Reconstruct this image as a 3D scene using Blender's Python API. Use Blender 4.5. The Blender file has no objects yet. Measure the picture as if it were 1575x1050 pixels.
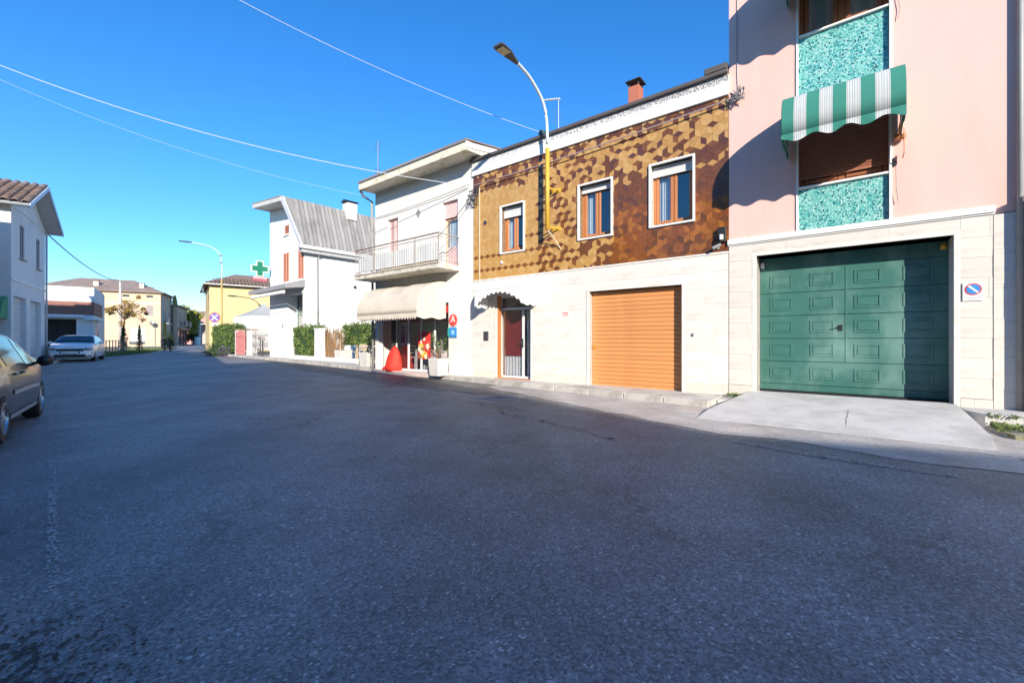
import bpy, bmesh, math, random
from mathutils import Vector, Matrix
sc = bpy.context.scene
col = sc.collection
R = math.radians
rnd = random.Random(7)

# ---------------------------------------------------------------- camera, sky, sun, exposure
cam = bpy.data.cameras.new('camera'); camo = bpy.data.objects.new('camera', cam); col.objects.link(camo)
camo.location = (0, 0, 1.2); camo.rotation_euler = (R(90), 0, 0)
cam.sensor_width = 36; cam.lens = 36 * 660 / 1575
cam.shift_y = -3.0 / 1575
cam.clip_start = 0.05; cam.clip_end = 2000
sc.camera = camo
SUN_DIR = Vector((-.2305, 1.0, -.379)).normalized()          # the way the light travels
sun_el = math.asin(-SUN_DIR.z)
world = bpy.data.worlds.new('World'); sc.world = world; world.use_nodes = True
nt = world.node_tree; nt.nodes.clear()
sky = nt.nodes.new('ShaderNodeTexSky'); sky.sky_type = 'NISHITA'; sky.sun_disc = False
sky.sun_elevation = sun_el
sky.sun_rotation = math.atan2(-SUN_DIR.x, -SUN_DIR.y)
sky.altitude = 0; sky.air_density = 1.3; sky.dust_density = 0.0; sky.ozone_density = 8.0
hs = nt.nodes.new('ShaderNodeHueSaturation'); hs.inputs['Saturation'].default_value = 1.13; hs.inputs['Hue'].default_value = 0.504
bg = nt.nodes.new('ShaderNodeBackground'); bg.inputs['Strength'].default_value = 0.145
wo = nt.nodes.new('ShaderNodeOutputWorld')
nt.links.new(sky.outputs[0], hs.inputs['Color']); nt.links.new(hs.outputs[0], bg.inputs['Color']); nt.links.new(bg.outputs[0], wo.inputs['Surface'])
sl = bpy.data.lights.new('sun', 'SUN'); sl.energy = 4.4; sl.angle = R(0.5); sl.color = (1.0, 0.91, 0.77)
so = bpy.data.objects.new('sun', sl); col.objects.link(so)
so.rotation_euler = SUN_DIR.to_track_quat('-Z', 'Y').to_euler()
sc.view_settings.view_transform = 'Standard'; sc.view_settings.look = 'None'
sc.view_settings.gamma = 1; sc.view_settings.use_curve_mapping = False
sc.view_settings.exposure = 0.82
sc.render.engine = 'CYCLES'; sc.cycles.max_bounces = 7; sc.cycles.transparent_max_bounces = 12

# ---------------------------------------------------------------- materials
MATS = {}
def mat(name, c, rough=.75, var=.1, scale=3.0, bump=0., bscale=60., metal=0., c2=None, mix=(.45, .6), mscale=1.2, mz=1.0, spec=.5, rnd_amt=0., coat=0., detail=6., fine=0., fscale=300.):
    """procedural surface: base colour broken up by two noises, optional second colour in patches, optional bump, optional per-object variation"""
    if name in MATS: return MATS[name]
    m = bpy.data.materials.new(name); m.use_nodes = True
    t = m.node_tree; N = t.nodes; L = t.links
    b = N['Principled BSDF']
    b.inputs['Roughness'].default_value = rough; b.inputs['Metallic'].default_value = metal
    b.inputs['Specular IOR Level'].default_value = spec
    if coat: b.inputs['Coat Weight'].default_value = coat; b.inputs['Coat Roughness'].default_value = .05
    tc = N.new('ShaderNodeTexCoord'); mp = N.new('ShaderNodeMapping'); mp.inputs['Scale'].default_value = (1, 1, mz)
    L.new(tc.outputs['Object'], mp.inputs['Vector'])
    n1 = N.new('ShaderNodeTexNoise'); n1.inputs['Scale'].default_value = scale; n1.inputs['Detail'].default_value = detail
    L.new(mp.outputs[0], n1.inputs['Vector'])
    cur = N.new('ShaderNodeRGB'); cur.outputs[0].default_value = (*c, 1); out = cur.outputs[0]
    if c2:
        n2 = N.new('ShaderNodeTexNoise'); n2.inputs['Scale'].default_value = mscale; n2.inputs['Detail'].default_value = 8; n2.inputs['Roughness'].default_value = .65
        L.new(mp.outputs[0], n2.inputs['Vector'])
        mr = N.new('ShaderNodeMapRange'); mr.inputs['From Min'].default_value = mix[0]; mr.inputs['From Max'].default_value = mix[1]
        L.new(n2.outputs['Fac'], mr.inputs['Value'])
        mx = N.new('ShaderNodeMix'); mx.data_type = 'RGBA'; mx.inputs[7].default_value = (*c2, 1)
        L.new(mr.outputs[0], mx.inputs[0]); L.new(out, mx.inputs[6]); out = mx.outputs[2]
    def modulate(out, src, amt):
        r = N.new('ShaderNodeMapRange'); r.inputs['From Min'].default_value = .25; r.inputs['From Max'].default_value = .75
        r.inputs['To Min'].default_value = 1 - amt; r.inputs['To Max'].default_value = 1 + amt
        L.new(src, r.inputs['Value'])
        x = N.new('ShaderNodeVectorMath'); x.operation = 'SCALE'
        L.new(out, x.inputs[0]); L.new(r.outputs[0], x.inputs['Scale']); return x.outputs[0]
    if var: out = modulate(out, n1.outputs['Fac'], var)
    if fine:
        nf = N.new('ShaderNodeTexNoise'); nf.inputs['Scale'].default_value = fscale; nf.inputs['Detail'].default_value = 2
        L.new(tc.outputs['Object'], nf.inputs['Vector']); out = modulate(out, nf.outputs['Fac'], fine)
    if rnd_amt:
        oi = N.new('ShaderNodeObjectInfo'); r = N.new('ShaderNodeMapRange')
        r.inputs['To Min'].default_value = 1 - rnd_amt; r.inputs['To Max'].default_value = 1 + rnd_amt
        L.new(oi.outputs['Random'], r.inputs['Value'])
        x = N.new('ShaderNodeVectorMath'); x.operation = 'SCALE'; L.new(out, x.inputs[0]); L.new(r.outputs[0], x.inputs['Scale']); out = x.outputs[0]
    L.new(out, b.inputs['Base Color'])
    if bump:
        nb = N.new('ShaderNodeTexNoise'); nb.inputs['Scale'].default_value = bscale; nb.inputs['Detail'].default_value = 4
        L.new(tc.outputs['Object'], nb.inputs['Vector'])
        bp = N.new('ShaderNodeBump'); bp.inputs['Strength'].default_value = bump; bp.inputs['Distance'].default_value = .02
        L.new(nb.outputs['Fac'], bp.inputs['Height']); L.new(bp.outputs[0], b.inputs['Normal'])
    MATS[name] = m; return m

def glass(name, tint=(.55, .6, .62), refl=.12):
    if name in MATS: return MATS[name]
    m = bpy.data.materials.new(name); m.use_nodes = True; t = m.node_tree; N = t.nodes; L = t.links
    N.remove(N['Principled BSDF']); o = N['Material Output']
    tr = N.new('ShaderNodeBsdfTransparent'); tr.inputs[0].default_value = (*tint, 1)
    gl = N.new('ShaderNodeBsdfGlossy'); gl.inputs['Roughness'].default_value = .015
    fr = N.new('ShaderNodeFresnel'); fr.inputs[0].default_value = 1.5
    ad = N.new('ShaderNodeMath'); ad.operation = 'ADD'; ad.inputs[1].default_value = refl; ad.use_clamp = True
    ge = N.new('ShaderNodeNewGeometry'); iv = N.new('ShaderNodeMath'); iv.operation = 'SUBTRACT'; iv.inputs[0].default_value = 1; L.new(ge.outputs['Backfacing'], iv.inputs[1])
    ml = N.new('ShaderNodeMath'); ml.operation = 'MULTIPLY'; L.new(ad.outputs[0], ml.inputs[0]); L.new(iv.outputs[0], ml.inputs[1])      # reflect on the outer face only
    mx = N.new('ShaderNodeMixShader'); L.new(fr.outputs[0], ad.inputs[0]); L.new(ml.outputs[0], mx.inputs[0])
    L.new(tr.outputs[0], mx.inputs[1]); L.new(gl.outputs[0], mx.inputs[2]); L.new(mx.outputs[0], o.inputs[0])
    MATS[name] = m; return m

def asphalt(name, base, patch, crack=True, gscale=85., gc=1., crk=(.5, .58)):
    m = bpy.data.materials.new(name); m.use_nodes = True; t = m.node_tree; N = t.nodes; L = t.links; b = N['Principled BSDF']
    tc = N.new('ShaderNodeTexCoord'); P = tc.outputs['Object']
    def noise(s, d=4, r=.5, v=None):
        n = N.new('ShaderNodeTexNoise'); n.inputs['Scale'].default_value = s; n.inputs['Detail'].default_value = d; n.inputs['Roughness'].default_value = r
        L.new(v or P, n.inputs['Vector']); return n
    def rng(src, a, b_, c, d):
        r = N.new('ShaderNodeMapRange'); r.inputs[1].default_value = a; r.inputs[2].default_value = b_; r.inputs[3].default_value = c; r.inputs[4].default_value = d
        L.new(src, r.inputs[0]); return r.outputs[0]
    def mul(a, b_):
        x = N.new('ShaderNodeMath'); x.operation = 'MULTIPLY'; L.new(a, x.inputs[0]); L.new(b_, x.inputs[1]); return x.outputs[0]
    big = noise(.22, 5, .6); mid = noise(1.1, 6, .65)
    mx = N.new('ShaderNodeMix'); mx.data_type = 'RGBA'; mx.inputs[6].default_value = (*base, 1); mx.inputs[7].default_value = (*patch, 1)
    L.new(rng(big.outputs['Fac'], .42, .62, 0, 1), mx.inputs[0])
    mb_ = N.new('ShaderNodeMix'); mb_.data_type = 'RGBA'; mb_.inputs[7].default_value = (base[0] * 1.15, base[1] * .98, base[2] * .86, 1); L.new(mx.outputs[2], mb_.inputs[6])
    L.new(rng(noise(.42, 6, .6).outputs['Fac'], .55, .72, 0, .8), mb_.inputs[0]); mx = mb_
    # stone aggregate: cells with their own grey
    vo = N.new('ShaderNodeTexVoronoi'); vo.inputs['Scale'].default_value = gscale; L.new(P, vo.inputs['Vector'])
    vs = N.new('ShaderNodeSeparateColor'); L.new(vo.outputs['Color'], vs.inputs[0])
    g = rng(vs.outputs[0], 0, 1, 1 - .48 * gc, 1 + .42 * gc)
    pw = N.new('ShaderNodeMath'); pw.operation = 'POWER'; L.new(vs.outputs[1], pw.inputs[0]); pw.inputs[1].default_value = 14
    sp = rng(pw.outputs[0], 0, 1, 1, 1 + 1.3 * gc)                           # a few pale stones
    lm = N.new('ShaderNodeMapping'); lm.inputs['Rotation'].default_value = (0, 0, R(-46)); lm.inputs['Scale'].default_value = (.55, .05, 1); L.new(P, lm.inputs['Vector'])
    lane = noise(1.0, 4, .55, lm.outputs[0])                          # tyre-polished bands running along the street
    g = mul(g, rng(lane.outputs['Fac'], .35, .65, .80, 1.2))
    f = mul(mul(g, sp), rng(mid.outputs['Fac'], .3, .7, .72, 1.28))
    if crack:
        wn = noise(1.6, 5, .6); va = N.new('ShaderNodeVectorMath'); va.operation = 'SCALE'; va.inputs['Scale'].default_value = .9; L.new(wn.outputs['Color'], va.inputs[0])
        vb = N.new('ShaderNodeVectorMath'); vb.operation = 'ADD'; L.new(P, vb.inputs[0]); L.new(va.outputs[0], vb.inputs[1])
        vc = N.new('ShaderNodeTexVoronoi'); vc.feature = 'DISTANCE_TO_EDGE'; vc.inputs['Scale'].default_value = .55; L.new(vb.outputs[0], vc.inputs['Vector'])
        line = rng(vc.outputs['Distance'], .003, .018, 0, 1)
        msk = rng(noise(.35, 3).outputs['Fac'], *crk, 0, 1)
        k = N.new('ShaderNodeMath'); k.operation = 'MAXIMUM'
        inv = N.new('ShaderNodeMath'); inv.operation = 'SUBTRACT'; inv.inputs[0].default_value = 1; L.new(msk, inv.inputs[1])
        L.new(line, k.inputs[0]); L.new(inv.outputs[0], k.inputs[1])
        f = mul(f, rng(k.outputs[0], 0, 1, .45, 1))
    sm = N.new('ShaderNodeVectorMath'); sm.operation = 'SCALE'; L.new(mx.outputs[2], sm.inputs[0]); L.new(f, sm.inputs['Scale'])
    L.new(sm.outputs[0], b.inputs['Base Color']); b.inputs['Roughness'].default_value = .6; b.inputs['Specular IOR Level'].default_value = .5
    bp = N.new('ShaderNodeBump'); bp.inputs['Strength'].default_value = .55; bp.inputs['Distance'].default_value = .008
    L.new(vs.outputs[0], bp.inputs['Height']); L.new(bp.outputs[0], b.inputs['Normal'])
    MATS[name] = m; return m

# ---------------------------------------------------------------- mesh builder
def lin(a, b, t): return a + (b - a) * t
class MB:
    def __init__(s, off=(0, 0, 0)): s.v = []; s.f = []; s.m = []; s.off = Vector(off)
    def poly(s, pts, m=0):
        i = len(s.v); s.v += [tuple(Vector(p) + s.off) for p in pts]; s.f.append(tuple(range(i, i + len(pts)))); s.m.append(m); return s
    def box(s, x0, x1, y0, y1, z0, z1, m=0):
        if x1 < x0: x0, x1 = x1, x0
        if y1 < y0: y0, y1 = y1, y0
        if z1 < z0: z0, z1 = z1, z0
        i = len(s.v)
        s.v += [tuple(Vector(p) + s.off) for p in ((x0,y0,z0),(x1,y0,z0),(x1,y1,z0),(x0,y1,z0),(x0,y0,z1),(x1,y0,z1),(x1,y1,z1),(x0,y1,z1))]
        for q in ((0,3,2,1),(4,5,6,7),(0,1,5,4),(1,2,6,5),(2,3,7,6),(3,0,4,7)): s.f.append(tuple(i + k for k in q)); s.m.append(m)
        return s
    def prism(s, pts, d, m=0):
        """polygon pts (3d, planar) swept along vector d"""
        n = len(pts); i = len(s.v); d = Vector(d)
        s.v += [tuple(Vector(p) + s.off) for p in pts] + [tuple(Vector(p) + d + s.off) for p in pts]
        s.f.append(tuple(range(i + n - 1, i - 1, -1))); s.f.append(tuple(range(i + n, i + 2 * n))); s.m += [m, m]
        for k in range(n): s.f.append((i + k, i + (k + 1) % n, i + n + (k + 1) % n, i + n + k)); s.m.append(m)
        return s
    def tube(s, pts, r, n=8, m=0):
        pts = [Vector(p) for p in pts]; rs = r if isinstance(r, (list, tuple)) else [r] * len(pts)
        i0 = len(s.v); up = Vector((0, 0, 1))
        for k, p in enumerate(pts):
            d = (pts[min(k + 1, len(pts) - 1)] - pts[max(k - 1, 0)])
            d = d.normalized() if d.length > 1e-9 else up
            a = d.cross(up if abs(d.z) < .95 else Vector((1, 0, 0))).normalized(); b = d.cross(a)
            for j in range(n):
                t = 2 * math.pi * j / n; s.v.append(tuple(p + (a * math.cos(t) + b * math.sin(t)) * rs[k] + s.off))
        for k in range(len(pts) - 1):
            for j in range(n):
                q = (i0 + k * n + j, i0 + k * n + (j + 1) % n, i0 + (k + 1) * n + (j + 1) % n, i0 + (k + 1) * n + j); s.f.append(q[::-1]); s.m.append(m)
        s.f.append(tuple(range(i0, i0 + n))); s.f.append(tuple(range(i0 + (len(pts) - 1) * n + n - 1, i0 + (len(pts) - 1) * n - 1, -1))); s.m += [m, m]
        return s
    def lathe(s, prof, n=16, c=(0, 0, 0), m=0, axis='z', caps=True):
        c = Vector(c); i0 = len(s.v)
        for r, h in prof:
            for j in range(n):
                t = 2 * math.pi * j / n; a, b = r * math.cos(t), r * math.sin(t)
                p = {'z': (a, b, h), 'y': (a, h, b), 'x': (h, a, b)}[axis]
                s.v.append(tuple(Vector(p) + c + s.off))
        for k in range(len(prof) - 1):
            for j in range(n): s.f.append((i0 + k * n + j, i0 + k * n + (j + 1) % n, i0 + (k + 1) * n + (j + 1) % n, i0 + (k + 1) * n + j)); s.m.append(m)
        if caps: s.f.append(tuple(range(i0 + n - 1, i0 - 1, -1))); s.f.append(tuple(range(i0 + (len(prof) - 1) * n, i0 + len(prof) * n))); s.m += [m, m]
        return s
    def grid(s, rows, m=0, mf=None, closed=False):
        i0 = len(s.v); w = len(rows[0])
        for r in rows: s.v += [tuple(Vector(p) + s.off) for p in r]
        for a in range(len(rows) - 1):
            for b in range(w if closed else w - 1):
                c = (b + 1) % w
                s.f.append((i0 + a * w + b, i0 + a * w + c, i0 + (a + 1) * w + c, i0 + (a + 1) * w + b)); s.m.append(mf(a, b) if mf else m)
        return s
    def frame(s, x0, x1, z0, z1, y0, y1, w, m=0, wb=None, wt=None):
        """rectangular frame in the xz plane, butt-jointed"""
        wb = w if wb is None else wb; wt = w if wt is None else wt
        s.box(x0, x0 + w, y0, y1, z0, z1, m); s.box(x1 - w, x1, y0, y1, z0, z1, m)
        if wt: s.box(x0 + w, x1 - w, y0, y1, z1 - wt, z1, m)
        if wb: s.box(x0 + w, x1 - w, y0, y1, z0, z0 + wb, m)
        return s
    def leaves(s, n, sample, size, seed=1, m=1):
        r = random.Random(seed)
        for _ in range(n):
            p = Vector(sample(r)); d = Vector((r.gauss(0, 1), r.gauss(0, 1), r.gauss(0, 1) + .4)).normalized()
            a = d.orthogonal().normalized(); a = (Matrix.Rotation(r.uniform(0, 6.28), 3, d) @ a); b = d.cross(a)
            k = size * r.uniform(.6, 1.35)
            s.poly([p - a * k, p + b * k * .45 + d * k * .12, p + a * k, p - b * k * .45 + d * k * .12], r.randrange(m))
        return s
    def build(s, name, mats, parent=None, smooth=False, bevel=0, loc=None, rot=None, bseg=1, solid=0):
        me = bpy.data.meshes.new(name); me.from_pydata(s.v, [], s.f)
        for q in (mats if isinstance(mats, (list, tuple)) else [mats]): me.materials.append(q)
        if any(s.m): me.polygons.foreach_set('material_index', s.m)
        if smooth: me.polygons.foreach_set('use_smooth', [True] * len(me.polygons))
        me.validate(); me.update()
        return link(name, me, parent, bevel, loc, rot, bseg, solid, smooth)
def link(name, me, parent=None, bevel=0, loc=None, rot=None, bseg=1, solid=0, smooth=False):
    o = bpy.data.objects.new(name, me); col.objects.link(o)
    if parent: o.parent = parent
    if loc: o.location = loc
    if rot is not None: o.rotation_euler = rot if isinstance(rot, (tuple, list)) else (0, 0, rot)
    if solid: q = o.modifiers.new('thick', 'SOLIDIFY'); q.thickness = solid; q.offset = 0
    if bevel:
        q = o.modifiers.new('edge', 'BEVEL'); q.width = bevel; q.segments = bseg; q.limit_method = 'ANGLE'; q.angle_limit = R(40)
    return o
def tag(o, label, cat, group=None):
    o['label'] = label; o['category'] = cat
    if group: o['group'] = group
    return o
def thing(name, label, cat, loc=(0, 0, 0), rotz=0, group=None):
    o = bpy.data.objects.new(name, None); col.objects.link(o); o.empty_display_size = .3
    o.location = loc; o.rotation_euler = (0, 0, rotz); return tag(o, label, cat, group)
def structure(o): o['kind'] = 'structure'; return o
def stuff(o): o['kind'] = 'stuff'; return o
def kids(o): return [c for c in bpy.data.objects if c.parent == o]
def copy_tree(o, parent=None):
    c = o.copy(); col.objects.link(c)
    if parent: c.parent = parent
    for ch in kids(o): copy_tree(ch, c)
    return c

def clip_half(poly, a, b, c):            # keep a*x+b*z<=c
    out = []
    for i in range(len(poly)):
        p, q = poly[i], poly[(i + 1) % len(poly)]
        dp, dq = a * p[0] + b * p[1] - c, a * q[0] + b * q[1] - c
        if dp <= 1e-9: out.append(p)
        if (dp < -1e-9 and dq > 1e-9) or (dp > 1e-9 and dq < -1e-9):
            t = dp / (dp - dq); out.append((lin(p[0], q[0], t), lin(p[1], q[1], t)))
    return out
def clip_rect(poly, x0, x1, z0, z1):
    for h in ((-1, 0, -x0), (1, 0, x1), (0, -1, -z0), (0, 1, z1)):
        poly = clip_half(poly, *h)
        if len(poly) < 3: return []
    return poly
def minus_rect(poly, x0, x1, z0, z1):
    """convex pieces of poly outside the rectangle"""
    if max(p[0] for p in poly) <= x0 or min(p[0] for p in poly) >= x1 or max(p[1] for p in poly) <= z0 or min(p[1] for p in poly) >= z1: return [poly]
    res = []
    for h in ((1, 0, x0), (-1, 0, -x1)):
        q = clip_half(poly, *h)
        if len(q) >= 3: res.append(q)
        poly = clip_half(poly, -h[0], -h[1], -h[2])
        if len(poly) < 3: return res
    for h in ((0, 1, z0), (0, -1, -z1)):
        q = clip_half(poly, *h)
        if len(q) >= 3: res.append(q)
        poly = clip_half(poly, -h[0], -h[1], -h[2])
        if len(poly) < 3: return res
    return res
def area(p): return abs(sum(p[i][0] * p[(i + 1) % len(p)][1] - p[(i + 1) % len(p)][0] * p[i][1] for i in range(len(p)))) / 2

def holed(mb, x0, x1, z0, z1, holes, depth=.25, y=0., m=0):
    """front skin of a wall in the xz plane (facing -y) with openings, and their reveals"""
    xs = sorted({x0, x1, *[min(max(h[k], x0), x1) for h in holes for k in (0, 1)]}); zs = sorted({z0, z1, *[min(max(h[k], z0), z1) for h in holes for k in (2, 3)]})
    for a, b in zip(xs, xs[1:]):
        run = None
        for c, d in list(zip(zs, zs[1:])) + [(None, None)]:
            solid = c is not None and not any(h[0] < (a + b) / 2 < h[1] and h[2] < (c + d) / 2 < h[3] for h in holes)
            if solid: run = (run[0], d) if run else (c, d)
            elif run:
                mb.poly([(a, y, run[0]), (b, y, run[0]), (b, y, run[1]), (a, y, run[1])], m); run = None
    for h in holes:
        a, b, c, d = h[:4]; e = y + (h[4] if len(h) > 4 else depth)
        mb.poly([(a, y, c), (a, e, c), (a, e, d), (a, y, d)][::-1], m); mb.poly([(b, y, c), (b, e, c), (b, e, d), (b, y, d)], m)
        if d < z1: mb.poly([(a, y, d), (b, y, d), (b, e, d), (a, e, d)][::1], m)
        if c > z0: mb.poly([(a, y, c), (a, e, c), (b, e, c), (b, y, c)], m)
    return mb
def shell(mb, x0, x1, y0, y1, z0, z1, m=0, left=True, right=True, back=True, top=True):
    """the other sides of a building whose front skin is made by holed()"""
    if left: mb.poly([(x0, y1, z0), (x0, y0, z0), (x0, y0, z1), (x0, y1, z1)], m)
    if right: mb.poly([(x1, y0, z0), (x1, y1, z0), (x1, y1, z1), (x1, y0, z1)], m)
    if back: mb.poly([(x1, y1, z0), (x0, y1, z0), (x0, y1, z1), (x1, y1, z1)], m)
    if top: mb.poly([(x0, y0, z1), (x1, y0, z1), (x1, y1, z1), (x0, y1, z1)], m)
    return mb
# ---------------------------------------------------------------- palette
pink = mat('pink_render', (.80, .485, .425), .88, .045, 1.3, .2, 90, c2=(.70, .42, .345), mix=(.50, .78), mscale=.9, mz=.22, fine=.05, fscale=40)
trav = mat('travertine', (.66, .615, .555), .55, .07, 5, .1, 90, c2=(.53, .475, .41), mix=(.50, .72), mscale=1.6, mz=7, rnd_amt=.045)
trav_w = mat('pale_travertine', (.70, .665, .61), .55, .06, 5, .1, 90, c2=(.57, .525, .465), mix=(.50, .72), mscale=1.4, mz=6, rnd_amt=.04)
trav_d = mat('mossy_travertine', (.62, .58, .50), .7, .12, 5, .25, 40, c2=(.24, .22, .11), mix=(.55, .70), mscale=2.6, mz=1.6)
mortar = mat('joint_mortar', (.60, .57, .52), .9, .15, 20)
white_r = mat('white_render', (.78, .77, .75), .85, .05, .9, .15, 110, c2=(.68, .66, .63), mix=(.55, .8), mscale=.7, mz=.5)
white_old = mat('old_white_render', (.74, .72, .69), .88, .06, 1.2, .2, 90, c2=(.58, .55, .51), mix=(.56, .8), mscale=.9, mz=.45)
lilac_w = mat('white_distemper', (.72, .69, .645), .88, .05, 1.0, .2, 90, c2=(.60, .57, .53), mix=(.55, .8), mscale=.9, mz=.5)
cream = mat('cream_render', (.78, .70, .55), .85, .05, 1)
yellow = mat('yellow_render', (.62, .48, .235), .85, .05, .7)
peach = mat('peach_render', (.58, .42, .30), .85, .05, .7, c2=(.53, .375, .26), mix=(.5, .7), mscale=.5)
salmon = mat('salmon_render', (.72, .30, .26), .85, .06, .7)
trim_w = mat('white_trim', (.80, .79, .76), .6, .04, 4)
conc = mat('concrete', (.46, .44, .41), .85, .12, 2.5, .3, 60, c2=(.36, .34, .31), mix=(.5, .7), mscale=1.3)
conc_l = mat('pale_concrete', (.60, .58, .55), .85, .09, 3.0, .3, 50, c2=(.44, .42, .39), mix=(.47, .68), mscale=1.3, fine=.10, fscale=60)
mossy = mat('mossy_concrete', (.40, .37, .31), .9, .15, 3, .4, 40, c2=(.20, .20, .08), mix=(.48, .6), mscale=2.4)
kerb_m = mat('kerb_stone', (.50, .47, .43), .9, .15, 3, .4, 40, c2=(.33, .31, .28), mix=(.48, .62), mscale=3, rnd_amt=.12)
pave_m = mat('pavement_cement', (.56, .53, .48), .88, .12, 2, .3, 70, c2=(.33, .31, .28), mix=(.48, .65), mscale=1.5)
roof_tile = mat('terracotta_roof', (.30, .19, .13), .85, .2, 2, c2=(.20, .15, .12), mix=(.45, .6), mscale=2, rnd_amt=.22)
roof_grey = mat('grey_brown_roof', (.25, .19, .16), .85, .2, 1, rnd_amt=.1)
sheet_g = mat('grey_roof_sheet', (.27, .255, .24), .75, .1, 2, c2=(.19, .18, .17), mix=(.48, .65), mscale=1.5, mz=.3, rnd_amt=.06)
brown_p = mat('brown_painted_wood', (.30, .11, .05), .45, .12, 8, mz=.3)
orange_w = mat('orange_wood', (.48, .18, .06), .4, .1, 10, mz=.2)
shut_or = mat('orange_brown_shutter', (.62, .27, .095), .5, .06, 3, c2=(.52, .22, .08), mix=(.5, .75), mscale=1.2, rnd_amt=.045)
shut_br = mat('dark_brown_shutter', (.33, .125, .075), .5, .08, 3)
shut_red = mat('salmon_shutter', (.62, .25, .16), .55, .08, 4, rnd_amt=.06)
shut_pink = mat('faded_pink_shutter', (.72, .48, .46), .65, .06, 4)
shut_w = mat('grey_white_shutter', (.62, .62, .60), .6, .06, 4, rnd_amt=.04)
shut_grey = mat('grey_lilac_shutter', (.36, .30, .30), .65, .06, 4, rnd_amt=.04)
green_d = mat('green_door_paint', (.042, .145, .120), .42, .09, 2, c2=(.14, .26, .23), mix=(.45, .70), mscale=1.3, coat=.1, mz=.6)
green_c = mat('green_awning_cloth', (.035, .22, .165), .85, .05, 6)
white_c = mat('white_awning_cloth', (.54, .55, .54), .85, .05, 6)
grey_c = mat('grey_awning_stripe', (.30, .34, .32), .85, .05, 6)
beige_c = mat('beige_awning_cloth', (.60, .54, .445), .9, .07, 3, .25, 30, c2=(.50, .445, .36), mix=(.52, .7), mscale=1.3)
white_cl = mat('white_cloth', (.78, .77, .75), .9, .05, 3)
glass_w = glass('window_glass', (.80, .84, .86), .16)
glass_d = glass('shop_glass', (.86, .87, .88), .20)
glass_far = mat('dark_window_glass', (.035, .05, .07), .06, 0)
curtain = mat('white_curtain', (.82, .83, .85), .9, .06, 6)
dark_in = mat('dark_interior', (.03, .03, .035), .9, .1, 3)
dim_in = mat('interior_wall', (.42, .40, .39), .9, .1, 2)
alu = mat('white_aluminium', (.68, .69, .69), .35, .03, 5)
steel = mat('galvanised_steel', (.45, .47, .48), .4, .1, 8, metal=.7)
dark_m = mat('dark_metal', (.05, .05, .055), .5, .1, 8)
rust_m = mat('rusty_grey_iron', (.28, .26, .24), .7, .2, 9, c2=(.22, .12, .07), mix=(.5, .65), mscale=4)
gut_m = mat('grey_gutter', (.30, .29, .28), .5, .1, 4)
gut_dark = mat('dark_coping', (.10, .085, .08), .6, .12, 5)
lamp_blue = mat('pale_grey_pole_paint', (.55, .62, .64), .4, .05, 5)
lamp_yel = mat('yellow_pole_paint', (.60, .36, .04), .5, .08, 6)
black_pl = mat('black_plastic', (.02, .02, .022), .45, 0)
white_pl = mat('white_plastic', (.75, .75, .74), .4, .02, 5)
red_pl = mat('red_fabric', (.70, .035, .02), .7, .05, 5)
red_d = mat('dark_red_panel', (.32, .035, .04), .5, .08, 3)
red_s = mat('red_sign_paint', (.68, .05, .05), .45, .03, 5)
blue_s = mat('blue_sign_paint', (.04, .24, .60), .4, .03, 5)
teal_s = mat('teal_sign_paint', (.03, .38, .30), .4, .03, 5)
cross_g = mat('green_cross_face', (.006, .17, .095), .4, .03, 5)
wood_l = mat('pale_timber', (.52, .40, .26), .7, .15, 5, mz=.3, rnd_amt=.12)
bamboo = mat('dry_cane', (.23, .135, .065), .7, .15, 4, rnd_amt=.3)
bark = mat('bark', (.12, .085, .06), .9, .25, 8, .5, 20)
leaf_a = mat('leaf_mid_green', (.10, .16, .035), .6, .2, 3)
leaf_b = mat('leaf_light_green', (.17, .22, .055), .6, .2, 3)
leaf_c = mat('leaf_dark_green', (.035, .07, .02), .6, .2, 3)
leaf_y = mat('leaf_yellow_green', (.46, .42, .06), .6, .2, 3)
leaf_br = mat('leaf_rust_brown', (.26, .12, .045), .7, .2, 3)
leaf_br2 = mat('leaf_dry_olive', (.22, .15, .05), .7, .2, 3)
conif = mat('conifer_green', (.03, .06, .025), .7, .2, 3)
grass_m = mat('grass_blades', (.10, .14, .035), .8, .2, 4)
soil = mat('bare_soil', (.20, .17, .12), .95, .2, 2, c2=(.12, .14, .05), mix=(.45, .6), mscale=.8)
tyre_m = mat('tyre_rubber', (.018, .018, .02), .8, .1, 10)
rim_m = mat('alloy_rim', (.42, .43, .45), .3, .03, 6, metal=.8)

# ---------------------------------------------------------------- street frame A : the line of the right-hand facades
TA = math.atan2(837, 660); SA, CA = math.sin(TA), math.cos(TA)
OA = Vector((CA * 9.2, SA * 9.2, 0)); RA = Vector((SA, -CA, 0)); NA = Vector((CA, SA, 0)); ROTA = math.atan2(-CA, SA)
def A(s, q=0, z=0): return OA + RA * s - NA * q + Vector((0, 0, z))      # q metres out of the facade, towards the street

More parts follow.
